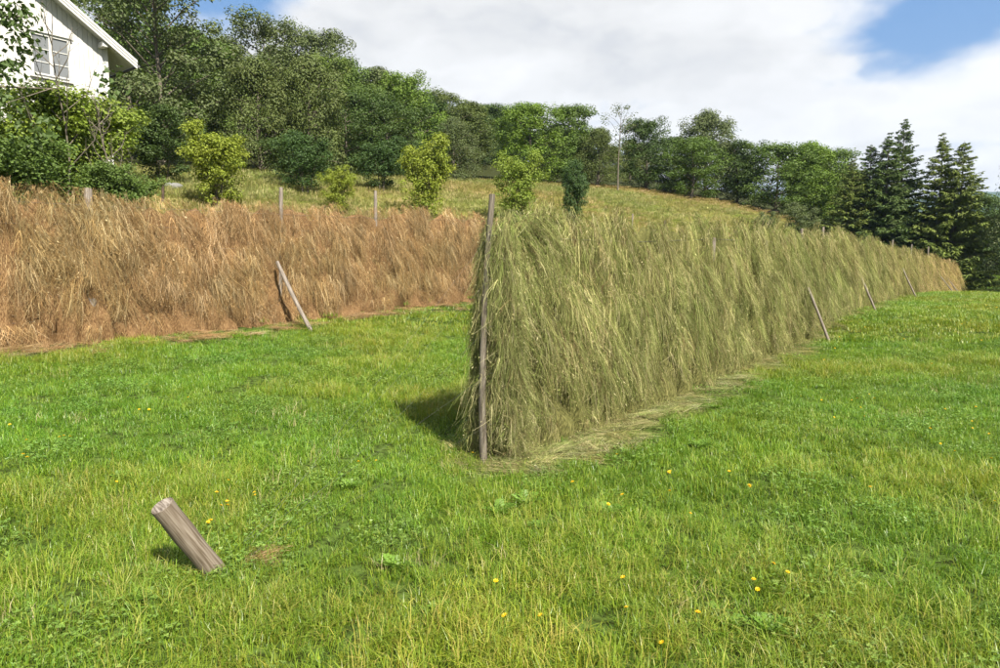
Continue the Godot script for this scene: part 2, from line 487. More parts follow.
# a handful of stalks hung over a wire: x along the wire, z out from the rack.
# TANGLE 0: combed, hanging; 1: short stalks lying every way
func hay_clump(seed_: int, pal: Array, count: int, tangle: float) -> Mesh:
	rng.seed = seed_
	var g := Geo.new()
	var sweep := rng.randfn(0.0, 0.14)
	var start := Vector3.ZERO
	var lay := 0.0
	var e: Array = pal[0]
	var tone := 1.0
	for s in count:
		if s % 5 == 0:      # stalks of one plant cling together
			start = Vector3(rng.randfn(0.0, 0.09), rnd(-0.13, 0.13), rnd(-0.06, 0.03))
			lay = sweep + rng.randfn(0.0, lerpf(0.20, 0.8, tangle))
			e = pal[rng.randi() % pal.size()]
			tone = rnd(0.45, 1.35)
		var p := start + ball() * 0.022
		var L := lerpf(0.07, 0.46, pow(rng.randf(), 1.5)) * lerpf(1.1, 0.65, tangle)
		var th := lay + rng.randfn(0.0, 0.16)       # angle from straight down
		var dz := rnd(0.05, 0.5)
		var face := rnd(0, TAU)
		var wd := rnd(0.0007, 0.0017)
		if s % 17 == 0: wd *= 1.9
		var k := tone * rnd(0.85, 1.15)
		var col := Color(e[0] * k, e[1] * k, e[2] * k)
		var turn := rng.randfn(0.0, 0.07)
		var kink := rng.randi() % 9
		var prev := -1
		for q in 4:
			var f := q / 3.0
			if q > 0:
				p += Vector3(sin(th), -cos(th), dz) * (L / 3.0)
				th = th * lerpf(0.86, 0.97, tangle) + turn + rng.randfn(0.0, 0.09) + (rng.randfn(0.0, 0.8) if q == kink else 0.0)
				dz = dz * 0.5 + rng.randfn(-0.05, 0.10)
			var side := Vector3(cos(face), 0.3, sin(face)).normalized()
			var h := wd * (1.0 - 0.5 * f)
			var base := g.v.size()
			g.v.append(p + side * h); g.v.append(p - side * h)
			g.c.append(col); g.c.append(col)
			if prev >= 0:
				for j in [prev, prev + 1, base, prev + 1, base + 1, base]: g.i.append(j)
			prev = base
	for s in count / 2:   # crumbled leaves, seed heads and broken bits caught among the stalks
		var q: Array = pal[rng.randi() % pal.size()]
		var k := rnd(0.4, 1.45)
		var p := Vector3(rng.randfn(0.0, 0.10), rnd(-0.42, 0.12), rnd(-0.02, 0.075))
		var d := (Vector3(rng.randfn(0.0, 0.7), rnd(-1.2, 0.5), rnd(-0.4, 0.7))).normalized()
		var sd := d.cross(ball()).normalized()
		g.leaf(p, d, sd, sd.cross(d), rnd(0.010, 0.042), rnd(0.0025, 0.0075), Color(q[0] * k, q[1] * k, q[2] * k))
	return g.mesh()

func rack_height(u: float, us: Array, hs: Array) -> float:
	return herm(us, hs, u) + 0.20 * noise.get_noise_2d(u * 12.0, 3.0) + 0.17 * noise.get_noise_2d(u * 45.0, 9.0) - 0.05 * pow(sin(u * 1.23), 2.0)

# pits in the hanging hay, nought to one
func hollow(u: float, y: float, flank: float) -> float:
	return smoothstep(-0.04, 0.22, noise.get_noise_3d(u * 95.0 + y * 25.0, y * 48.0, flank * 90.0 + 20.0))

# half the thickness of the hanging hay at height share F
func hay_half(u: float, y: float, f: float, flank: float, u0: float, u1: float) -> float:
	var h := 0.125 + 0.125 * pow(1.0 - f, 0.8) + 0.05 * pow(1.0 - f, 5.0)
	h += 0.10 * noise.get_noise_3d(u * 24.0, y * 15.0, flank * 40.0) + 0.075 * noise.get_noise_3d(u * 85.0, y * 28.0, flank * 70.0)
	h -= 0.19 * hollow(u, y, flank)
	h *= sqrt(maxf(0.0, 1.0 - pow(f, 7.0)))
	var e := minf(u - u0, u1 - u)
	return h * lerpf(0.72 if flank < 0.0 else 1.35, 1.0, smoothstep(-0.1, 0.6, e))

# the body of hay on one rack, and its loose stalks; runs from u0 to u1 at w
func hay_on_rack(o: Node3D, w: float, u0: float, u1: float, us: Array, hs: Array, core_mat: Material, clumps: Array, share: Callable) -> void:
	var g := Geo.new()
	var rows := 15
	var ring := rows * 2 - 1
	var u := u0
	var cols := 0
	var W3 := Vector3(W2.x, 0, W2.y)
	while u <= u1 + 0.001:
		var b := at_uw(u, w) - o.position
		var H := rack_height(u, us, hs) - 0.10
		for k in ring:
			var j := k if k < rows else ring - 1 - k
			var flank := -1.0 if k < rows else 1.0
			var f := float(j) / (rows - 1)
			f = 1.0 - pow(1.0 - f, 1.4)
			var y := f * H
			g.v.append(b + W3 * (flank * (0.0 if j == rows - 1 else maxf(0.03, hay_half(u, y, f, flank, u0, u1) - 0.055))) + Vector3(0, y - (0.05 if j == 0 else 0.0), 0))
			g.uv.append(Vector2(u * 0.5, y * 0.5))
		cols += 1
		u += 0.07 if u < u0 + 14.0 else 0.2
	for c in cols - 1:
		for k in ring - 1:
			var a := c * ring + k
			for j in [a, a + ring, a + 1, a + 1, a + ring, a + ring + 1]: g.i.append(j)
	for c in [0, cols - 1]:   # close both ends
		for j in rows - 1:
			var a: int = c * ring + j
			var b2: int = c * ring + ring - 1 - j
			if a + 1 < b2 - 1:
				for q in [a, a + 1, b2, a + 1, b2 - 1, b2]: g.i.append(q)
			else:
				for q in [a, a + 1, b2]: g.i.append(q)
	var st := SurfaceTool.new()
	st.create_from(g.mesh(), 0)
	st.generate_normals()
	var body := part("hay_mass", st.commit(), core_mat, o)
	body.set_meta("kind", "stuff")
	var where := []
	var tints := []
	for k in clumps.size():
		where.append([]); tints.append([])
	for flank in [-1.0, 1.0]:
		var tip_out := -1.0
		var cu := u0 - 0.02
		while cu < u1:
			var s: Vector2 = share.call(cu, flank)      # clumps for each metre of length; their size
			cu += rnd(0.5, 1.5) / maxf(s.x, 0.1)
			var H := rack_height(cu, us, hs)
			var f := pow(rnd(0.0, 1.0), 0.85)
			f = 0.07 + 0.93 * f
			if rng.randf() < 0.5:      # hung over one of the wires
				f = clampf([0.30, 0.46, 0.63, 0.80, 0.97][rng.randi() % 5] + 0.05 * noise.get_noise_2d(cu * 30.0, f * 20.0) + rng.randfn(0.0, 0.018), 0.07, 1.0)
			var y := f * H + 0.03
			if rng.randf() < 0.97 * maxf(hollow(cu, y - 0.12, flank), hollow(cu, y - 0.24, flank)): continue
			var hf := hay_half(cu, minf(y, H), minf(f, 0.985), flank, u0, u1)
			var b := at_uw(cu, w) - o.position
			var out: Vector3 = W3 * flank
			var along := Vector3(0, 1, 0).cross(out)
			# strands near the top slope along the rack, lower ones hang
			var lean: float = rng.randfn(0.0, 0.12) + (0.18 * smoothstep(0.55, 0.95, f) * noise.get_noise_2d(cu * 9.0, 50.0) * 2.0) - flank * 0.06
			var bas := Basis(along, Vector3(0, 1, 0), out)
			bas = bas.rotated(out, lean)
			bas = bas.rotated(along, rng.randfn(-0.10, 0.16) * (-1.0) * tip_out)
			var sc := s.y * rnd(0.8, 1.2)
			if flank < 0.0 and rng.randf() < 0.5: bas.x = -bas.x
			bas = bas.scaled_local(Vector3(sc, sc * (0.6 if f < 0.2 else 1.0), sc))
			var k := rng.randi() % clumps.size()
			where[k].append(Transform3D(bas, b + out * (hf - 0.06 + 0.09 * rng.randf()) + Vector3(0, y, 0)))
			var m := (0.97 + 0.5 * noise.get_noise_2d(cu * 34.0, y * 20.0 + flank * 50.0)) * rnd(0.8, 1.18)
			var warm := 0.5 + 0.5 * noise.get_noise_2d(cu * 8.0 + 90.0, y * 9.0)
			var old := smoothstep(14.0, 56.0, cu) if u1 > 40.0 else 0.0      # the far end was hung first and is drier
			tints[k].append(Color(m * lerpf(0.92, 1.1, warm) * lerpf(1.0, 1.38, old), m * lerpf(1.0, 1.06, old), m * lerpf(0.9, 1.06, warm) * lerpf(1.0, 1.15, old)))
	# the two ends, hanging round the end posts
	for e in [u0, u1]:
		for q in 270:
			var f := rnd(0.08, 1.0)
			var H := rack_height(e, us, hs)
			var a := rnd(-1.45, 1.45)
			var outdir := at_uw(e - (10.0 if e == u0 else -10.0), 0) - at_uw(e, 0)
			outdir.y = 0
			outdir = outdir.normalized()
			var across := outdir.cross(Vector3.UP)
			var lat := sin(a) * (0.09 + 0.19 * pow(1.0 - f, 0.8))
			# the end post shows here and there between them
			if absf(lat) < 0.045 and rng.randf() < (0.97 if noise.get_noise_2d(f * 70.0, 33.0) > -0.12 else 0.3): continue
			var face := outdir.rotated(Vector3.UP, -a * 0.8)
			var bas := Basis(Vector3.UP.cross(face), Vector3.UP, face).rotated(face, rng.randfn(0.0, 0.2)).rotated(Vector3.UP.cross(face), -rng.randfn(0.05, 0.12))
			var sc := rnd(0.6, 1.0)
			var k := rng.randi() % clumps.size()
			where[k].append(Transform3D(bas.scaled_local(Vector3(sc * 0.7, sc * (0.55 if f < 0.2 else 0.9), sc)), at_uw(e, w) - o.position + Vector3(0, f * H, 0) + across * lat + outdir * (rnd(-0.05, 0.09) * cos(a))))
			var mm := rnd(0.7, 1.15)
			tints[k].append(Color(mm, mm, mm))
	for k in clumps.size():
		many("hanging_stalks", clumps[k], M.hay, where[k], tints[k], o)

# stalks that fell on the grass beside a rack
func fallen_hay(o: Node3D, clumps: Array, spots: Array) -> void:
	var where := []
	var tints := []
	for k in clumps.size():
		where.append([]); tints.append([])
	for s in spots:
		var p: Vector3 = at_uw(s.x, s.y) - o.position
		var a := rnd(0, TAU)
		var out := Vector3.UP
		var down := Vector3(cos(a), rnd(-0.08, 0.05), sin(a)).normalized()
		out = (out - down * out.dot(down)).normalized()
		var bas := Basis(-down.cross(out), -down, out).scaled_local(Vector3(1.0, 1.0, 0.45) * rnd(0.6, 1.0))
		var k := rng.randi() % clumps.size()
		where[k].append(Transform3D(bas, p + Vector3(0, rnd(0.0, 0.065), 0)))
		tints[k].append(tint(0.2))
	for k in clumps.size():
		many("fallen_stalks", clumps[k], M.hay, where[k], tints[k], o)

func stick(called: String, a: Vector3, b: Vector3, r: float, m: Material, parent: Node3D, bend := 0.02, taper := 0.8) -> MeshInstance3D:
	var g := Geo.new()
	var pts := []
	var rad := []
	var sway := ball() * bend
	for k in 7:
		var f := k / 6.0
		pts.append(a.lerp(b, f) + sway * sin(f * PI) + (ball() * bend * 0.12 if k < 6 else Vector3.ZERO))
		rad.append(r * lerpf(1.0, taper, f) * rnd(0.93, 1.07))
	pts.append(b + (b - a).normalized() * r * 0.12)
	rad.append(r * taper * 0.8)
	g.tube(pts, rad, 10, 1.0, 0.0, 0.06)
	return part(called, g.mesh(), m, parent)

# ---------------------------------------------------------------- grass
func blade_patch(seed_: int, count: int, size: float, lo: float, hi: float, wide: float, pal: Array) -> Mesh:
	rng.seed = seed_
	var g := Geo.new()
	# blades stand in little tufts
	var tufts := []
	for k in maxi(6, count / 22):
		tufts.append([Vector2(rnd(-0.5, 0.5), rnd(-0.5, 0.5)) * size, rnd(0.75, 1.25), rng.randi() % pal.size(), rnd(0, TAU)])
	for s in count:
		var t: Array = tufts[rng.randi() % tufts.size()]
		var q: Vector2 = t[0] + Vector2(rnd(-1, 1), rnd(-1, 1)) * size * 0.11
		var L: float = lerpf(lo, hi, pow(rng.randf(), 1.6)) * t[1]
		var az: float = t[3] + rnd(-1.6, 1.6)
		var dir := Vector3(cos(az), 0, sin(az))
		var side := Vector3(-dir.z, 0, dir.x).rotated(Vector3.UP, rnd(-0.8, 0.8))
		var lean := rnd(0.15, 1.0)
		var wd := wide * rnd(0.6, 1.2)
		var e: Array = pal[t[2] if rng.randf() < 0.6 else rng.randi() % pal.size()]
		var k := rnd(0.78, 1.22)
		var col := Color(e[0] * k, e[1] * k, e[2] * k)
		var p := Vector3(q.x, -0.012, q.y)
		var m := p + Vector3(0, L * 0.55, 0) + dir * (L * lean * 0.3)
		var n := p + Vector3(0, L * (1.0 - lean * 0.42), 0) + dir * (L * lean * 0.95)
		var b := g.v.size()
		g.v.append(p - side * wd * 0.45); g.v.append(p + side * wd * 0.45)
		g.v.append(m - side * wd * 0.42); g.v.append(m + side * wd * 0.42)
		g.v.append(n)
		for j in 5: g.c.append(col)
		for j in [0, 1, 2, 1, 3, 2, 2, 3, 4]: g.i.append(b + j)
	return g.mesh()

# low clover and other broad leaves
func leafy_patch(seed_: int, count: int, size: float, leaf: float, tall: float, pal: Array, three := true) -> Mesh:
	rng.seed = seed_
	var g := Geo.new()
	for s in count:
		var r := sqrt(rng.randf()) * size
		var a := rnd(0, TAU)
		var p := Vector3(cos(a) * r, rnd(0.35, 1.0) * tall, sin(a) * r)
		var e: Array = pal[rng.randi() % pal.size()]
		var k := rnd(0.8, 1.2)
		var col := Color(e[0] * k, e[1] * k, e[2] * k)
		var up := (Vector3.UP + ball() * 0.55).normalized()
		var d0 := up.cross(ball()).normalized()
		for j in (3 if three else 1):
			var d := d0.rotated(up, j * TAU / 3.0)
			var sd := d.cross(up).normalized()
			g.leaf(p, (d + up * 0.2).normalized(), sd, up, leaf * rnd(0.8, 1.2), leaf * (0.85 if three else 0.5), col)
		# stalk
		var st := Vector3(rnd(-1, 1), 0, rnd(-1, 1)).normalized()
		g.leaf(Vector3(p.x * 0.8, 0, p.z * 0.8), (p - Vector3(p.x * 0.8, 0, p.z * 0.8)).normalized(), st, Vector3.ZERO, (p - Vector3(p.x * 0.8, 0, p.z * 0.8)).length(), leaf * 0.08, col)
	return g.mesh()

# a weed with a rosette of lobed leaves
func weed_mesh(seed_: int, leaves: int, L: float) -> Array:
	rng.seed = seed_
	var out := []
	for s in leaves:
		var g := Geo.new()
		var a := s * 2.4 + rnd(-0.4, 0.4)
		var d := Vector3(cos(a), rnd(0.45, 1.1), sin(a)).normalized()
		var sd := d.cross(Vector3.UP).normalized()
		var up := sd.cross(d)
		var k := rnd(0.85, 1.2)
		var col := Color(0.12 * k, 0.215 * k, 0.03 * k)
		var pairs := 4
		var ln := L * rnd(0.8, 1.2)
		var p := Vector3.ZERO
		for j in pairs:
			var f := (j + 0.6) / (pairs + 0.4)
			var q := d * ln * f - Vector3(0, ln * 0.35 * f * f, 0)
			g.leaf(p, (q - p).normalized(), up, sd, (q - p).length(), 0.006, col)
			for h in [-1.0, 1.0]:
				var ld: Vector3 = (sd * h + d * 0.55).normalized()
				var ax: Vector3 = ld.cross(up).normalized()
				g.leaf(q, ld, ax, up, ln * 0.34 * (1.15 - 0.5 * f), ln * 0.17, col)
			p = q
		var ax2 := d.cross(up).normalized()
		g.leaf(p, (d - Vector3(0, 0.5, 0)).normalized(), ax2, up, ln * 0.3, ln * 0.18, col)
		out.append(g.mesh())
	return out

func scatter(parent: Node3D, called: String, meshes: Array, m: Material, spots: Array) -> void:   # spots: [x, z, size, colour]
	var where := []
	var tints := []
	for k in meshes.size():
		where.append([]); tints.append([])
	for s in spots:
		var k := rng.randi() % meshes.size()
		var bas := Basis(Vector3.UP, rnd(0, TAU)).scaled(Vector3(s[2], s[2] * s[4], s[2]))
		where[k].append(Transform3D(bas, Vector3(s[0], ground(s[0], s[1]), s[1])))
		tints[k].append(s[3])
	for k in meshes.size():
		if where[k].size(): many(called, meshes[k], m, where[k], tints[k], parent)

# ---------------------------------------------------------------- house
func make_house() -> void:
	var corner := Vector3(-14.81, 0, -26.0)
	var gnd := ground(corner.x, corner.z) - 0.6
	var h := thing("white_house", "white painted wooden house with a steep gable on the slope at upper left", "house", Vector3(corner.x, gnd, corner.z))
	var s3 := Vector3(-D2.x, 0, -D2.y)     # along the gable, from its far corner towards the viewer
	var b3 := Vector3(W2.x, 0, W2.y)       # along the house, away from the gable
	var n3 := -b3
	var wide := 9.0
	var deep := 11.0
	var pitch := 0.68
	var eave := 9.92 - gnd                  # underside of the roof at the wall
	var roof_y := func(s: float) -> float: return eave + pitch * (s if s < wide / 2 else wide - s)
	# body behind the boards
	var g := Geo.new()
	var k := 0.0
	for side in 2:
		var a0 := wide / 2 * side
		var a1 := wide / 2 * (side + 1)
		var f0 := s3 * a0
		var f1 := s3 * a1
		g.hexa([f0, f1, f1 + Vector3(0, roof_y.call(a1), 0), f0 + Vector3(0, roof_y.call(a0), 0), f0 + b3 * deep, f1 + b3 * deep, f1 + b3 * deep + Vector3(0, roof_y.call(a1), 0), f0 + b3 * deep + Vector3(0, roof_y.call(a0), 0)])
	part("wall", g.mesh(), M.white, h)
	# upright boards on the gable, each a little proud of the last, left open at the windows
	var win := [[1.33, 2.42, 8.42 - gnd, 9.76 - gnd], [4.9, 6.0, 8.42 - gnd, 9.76 - gnd], [1.33, 2.42, 5.9 - gnd, 7.3 - gnd], [4.9, 6.0, 5.9 - gnd, 7.3 - gnd]]
	var pos := 0.002
	var idx := 0
	while pos < wide - 0.05:
		var bw := 0.145
		var p1 := minf(pos + bw, wide - 0.002)
		var lift := 0.022 + 0.012 * (idx % 2)
		var spans := [[0.3, 99.0]]
		for w in win:
			if p1 > w[0] - 0.09 and pos < w[1] + 0.09:
				var ns := []
				for sp in spans:
					if w[2] > sp[0] and w[3] < sp[1]:
						ns.append([sp[0], w[2] - 0.09]); ns.append([w[3] + 0.09, sp[1]])
					else: ns.append(sp)
				spans = ns
		for sp in spans:
			var ta: float = minf(sp[1], roof_y.call(pos) - 0.005)
			var tb: float = minf(sp[1], roof_y.call(p1) - 0.005)
			var q := Geo.new()
			var a := s3 * pos
			var b := s3 * p1
			q.hexa([a + Vector3(0, sp[0], 0), b + Vector3(0, sp[0], 0), b + Vector3(0, tb, 0), a + Vector3(0, ta, 0), a + n3 * lift + Vector3(0, sp[0], 0), b + n3 * lift + Vector3(0, sp[0], 0), b + n3 * lift + Vector3(0, tb, 0), a + n3 * lift + Vector3(0, ta, 0)])
			part("board", q.mesh(), M.white, h)
		pos = p1 + 0.014
		idx += 1
	var cb := Geo.new()
	cb.box(-s3 * 0.03 + n3 * -0.10 + Vector3(0, 0.3, 0), s3 * 0.13 + s3 * 0.0, Vector3(0, eave - 0.32, 0), n3 * 0.155)
	part("corner_board", cb.mesh(), M.white, h)
	# windows
	for w in win:
		var o := Node3D.new()
		o.name = "window"
		h.add_child(o, true)
		var fr := Geo.new()
		var t := 0.09
		var z0 := n3 * 0.0
		var dd := n3 * 0.07
		fr.box(s3 * (w[0] - t) + Vector3(0, w[2] - t, 0) + z0, s3 * t, Vector3(0, w[3] - w[2] + 2 * t, 0), dd)
		fr.box(s3 * w[1] + Vector3(0, w[2] - t, 0) + z0, s3 * t, Vector3(0, w[3] - w[2] + 2 * t, 0), dd)
		fr.box(s3 * w[0] + Vector3(0, w[3], 0) + z0, s3 * (w[1] - w[0]), Vector3(0, t, 0), dd)
		fr.box(s3 * (w[0] - t - 0.05) + Vector3(0, w[3] + t, 0) + z0, s3 * (w[1] - w[0] + 2 * t + 0.1), Vector3(0, 0.04, 0), n3 * 0.13)
		var mid: float = (w[0] + w[1]) / 2
		fr.box(s3 * (mid - 0.05) + Vector3(0, w[2], 0) + z0, s3 * 0.10, Vector3(0, w[3] - w[2], 0), n3 * 0.055)
		for sd in 2:
			for row in 2:
				var x0: float = w[0] if sd == 0 else mid + 0.05
				var x1: float = mid - 0.05 if sd == 0 else w[1]
				fr.box(s3 * x0 + Vector3(0, lerpf(w[2], w[3], 0.33 * (row + 1)) - 0.015, 0) + z0, s3 * (x1 - x0), Vector3(0, 0.03, 0), n3 * 0.045)
				if row == 0: fr.box(s3 * x0 + Vector3(0, w[2], 0) + z0, s3 * (x1 - x0), Vector3(0, 0.05, 0), n3 * 0.05)
		part("frame", fr.mesh(), M.white, o)
		var sl := Geo.new()
		sl.box(s3 * (w[0] - t - 0.04) + Vector3(0, w[2] - t - 0.035, 0), s3 * (w[1] - w[0] + 2 * t + 0.08), Vector3(0, 0.035, 0), n3 * 0.14)
		part("sill", sl.mesh(), M.white, o)
		for sd in 2:
			for row in 3:
				var x0: float = w[0] if sd == 0 else mid + 0.05
				var x1: float = mid - 0.05 if sd == 0 else w[1]
				var y0 := lerpf(w[2], w[3], 0.33 * row) + 0.016
				var y1: float = lerpf(w[2], w[3], 0.33 * (row + 1)) - 0.016 if row < 2 else w[3] - 0.001
				var pg := Geo.new()
				pg.box(s3 * x0 + Vector3(0, y0, 0) + n3 * 0.004, s3 * (x1 - x0), Vector3(0, y1 - y0, 0), n3 * 0.018)
				part("pane", pg.mesh(), M.pane, o)
	# roof: two slopes that stand out past the wall, with barge boards, soffit boards and purlin ends
	var over := 0.55     # past the gable
	var past := 0.85     # past the side walls
	var th := 0.10
	for side in 2:
		var lo := -past if side == 0 else wide + past
		var rg := Geo.new()
		var lift := 0.006
		var e0: Vector3 = s3 * lo + Vector3(0, eave - pitch * past + lift, 0)
		var e1: Vector3 = s3 * (wide / 2) + Vector3(0, eave + pitch * wide / 2 + lift, 0)
		var q := [e0 + n3 * over, e1 + n3 * over, e1 + b3 * (deep + over), e0 + b3 * (deep + over)]
		var up := Vector3(0, th, 0)
		rg.hexa([q[0], q[1], q[2], q[3], q[0] + up, q[1] + up, q[2] + up, q[3] + up])
		part("soffit", rg.mesh(), M.white, h)
		var tg := Geo.new()
		var r0 := Vector3(0, th + 0.004, 0)
		var r1 := Vector3(0, th + 0.05, 0)
		tg.hexa([q[0] + r0 + n3 * 0.04, q[1] + r0 + n3 * 0.04, q[2] + r0, q[3] + r0, q[0] + r1 + n3 * 0.04, q[1] + r1 + n3 * 0.04, q[2] + r1, q[3] + r1])
		part("roof", tg.mesh(), M.roof, h)
		# two boards, the upper one proud of the lower
		for bn in 3:
			var bg := Geo.new()
			var y0 := -0.14 + bn * 0.105
			var y1 := y0 + 0.098
			var dz := n3 * (0.025 + 0.022 * bn)
			var f := n3 * (over + 0.001)
			bg.hexa([e0 + f + Vector3(0, y0, 0), e1 + f + Vector3(0, y0, 0), e1 + f + Vector3(0, y1, 0), e0 + f + Vector3(0, y1, 0), e0 + f + dz + Vector3(0, y0, 0), e1 + f + dz + Vector3(0, y0, 0), e1 + f + dz + Vector3(0, y1, 0), e0 + f + dz + Vector3(0, y1, 0)])
			part("barge_board", bg.mesh(), M.white, h)
		var pgm := Geo.new()
		var sx := 0.12 if side == 0 else wide - 0.30
		pgm.box(s3 * sx + Vector3(0, eave - 0.13, 0) + n3 * 0.04, s3 * 0.18, Vector3(0, 0.17, 0), n3 * (over - 0.12))
		part("purlin_end", pgm.mesh(), M.white, h)
		var gut := Geo.new()
		gut.tube([e0 + n3 * over + Vector3(0, -0.03, 0) - s3 * (0.06 if side == 0 else -0.06), e0 + b3 * deep + Vector3(0, -0.03, 0) - s3 * (0.06 if side == 0 else -0.06)], [0.055, 0.055], 8)
		part("gutter", gut.mesh(), M.wire, h)

# ---------------------------------------------------------------- the scene
func _ready() -> void:
	rng.seed = 7
	noise.seed = 4
	noise.frequency = 0.05
	noise.fractal_octaves = 3
	bumps.seed = 9
	bumps.frequency = 0.55
	bumps.fractal_octaves = 3
	# camera
	var cam := Camera3D.new()
	cam.name = "camera"
	add_child(cam)
	cam.position = Vector3(0, 1.65, 0)
	cam.rotation_degrees = Vector3(-5.65, 0, 0)
	cam.fov = 53.2
	cam.near = 0.05
	cam.far = 6000.0
	cam.current = true
	# sky
	var env := Environment.new()
	env.background_mode = Environment.BG_SKY
	var sky := Sky.new()
	sky.sky_material = make_sky()
	env.sky = sky
	env.background_energy_multiplier = 1.0
	env.tonemap_mode = Environment.TONE_MAPPER_LINEAR
	env.tonemap_exposure = 2.5
	env.fog_enabled = true
	env.fog_density = 0.00012
	env.fog_light_color = Color(0.72, 0.84, 1.0)
	env.sdfgi_enabled = true
	env.ssao_enabled = true
	env.ssil_enabled = true
	var we := WorldEnvironment.new()
	we.name = "environment"
	we.environment = env
	add_child(we)
	# sun, behind the viewer to the right
	var sun := DirectionalLight3D.new()
	sun.name = "sun"
	sun.light_energy = 1.6
	sun.light_angular_distance = 0.53
	sun.light_color = Color(1.0, 0.965, 0.90)
	sun.shadow_enabled = true
	add_child(sun)
	sun.look_at_from_position(Vector3(1.1, 2.05, 1.85), Vector3.ZERO)
	make_materials()
	make_ground()
	make_house()
	make_trees()
	make_racks()
	make_small_things()
	make_grass()

func make_ground() -> void:
	var xs := []
	var zs := []
	var x := -340.0
	while x < 420.0:
		xs.append(x)
		x += 0.5 if absf(x) < 16.0 else (1.5 if absf(x) < 60.0 else 10.0)
	var z := 30.0
	while z > -420.0:
		zs.append(z)
		z -= 0.5 if z < 2.0 and z > -26.0 else (1.5 if z > -90.0 else 10.0)
	xs.append_array([600.0, 1000.0, 1800.0, 3500.0]); xs.push_front(-700.0)
	zs.append_array([-600.0, -900.0, -1600.0, -3500.0]); zs.push_front(120.0)
	var g := Geo.new()
	for b in zs:
		for a in xs:
			var far := maxf(0.0, Vector2(a, b).length() - 420.0)
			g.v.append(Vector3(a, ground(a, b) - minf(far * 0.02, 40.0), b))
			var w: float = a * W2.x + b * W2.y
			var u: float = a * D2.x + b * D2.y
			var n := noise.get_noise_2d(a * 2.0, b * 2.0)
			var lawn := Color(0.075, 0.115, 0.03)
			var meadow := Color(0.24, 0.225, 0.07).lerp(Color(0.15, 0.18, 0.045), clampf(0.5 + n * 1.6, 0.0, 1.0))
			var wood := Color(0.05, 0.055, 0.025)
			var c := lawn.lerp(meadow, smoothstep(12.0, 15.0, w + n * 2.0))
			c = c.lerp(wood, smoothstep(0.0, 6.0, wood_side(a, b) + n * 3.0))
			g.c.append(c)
	var nx := xs.size()
	for j in zs.size() - 1:
		for i in nx - 1:
			var a := j * nx + i
			for q in [a, a + nx, a + 1, a + 1, a + nx, a + nx + 1]: g.i.append(q)
	var st := SurfaceTool.new()
	st.create_from(g.mesh(), 0)
	st.generate_normals()
	var o := part("ground", st.commit(), M.ground, self)
	o.set_meta("kind", "structure")
	# far wooded ridge across the valley
	var hg := Geo.new()
	var cols := 90
	for j in 7:
		for i in cols:
			var az := deg_to_rad(lerpf(18.0, 75.0, i / (cols - 1.0)))
			var f := j / 6.0
			var r := 2000.0 + f * 900.0
			var hgt := -60.0 + 315.0 * sin(f * PI * 0.5) * (1.0 + 0.22 * noise.get_noise_2d(i * 2.2, 8.0)) + 14.0 * noise.get_noise_2d(i * 19.0, j * 60.0)
			hg.v.append(Vector3(sin(az) * r, hgt, -cos(az) * r))
	for j in 6:
		for i in cols - 1:
			var a := j * cols + i
			for q in [a, a + cols, a + 1, a + 1, a + cols, a + cols + 1]: hg.i.append(q)
	var st2 := SurfaceTool.new()
	st2.create_from(hg.mesh(), 0)
	st2.generate_normals()
	part("far_hill", st2.commit(), M.far_hill, self).set_meta("kind", "structure")

# above nought inside the woods
func wood_side(x: float, z: float) -> float:
	var d := -z
	var edge := 60.0
	if x < 2.0: edge = lerpf(48.0, 58.0, clampf((x + 10.0) / 12.0, 0.0, 1.0))
	if x < -9.0: edge = lerpf(34.0, 46.0, clampf((x + 20.0) / 11.0, 0.0, 1.0))
	if x > 24.0: edge = lerpf(60.0, 53.0, clampf((x - 24.0) / 8.0, 0.0, 1.0))
	if x > 36.0: edge = lerpf(53.0, 70.0, clampf((x - 36.0) / 5.0, 0.0, 1.0))
	return d - edge

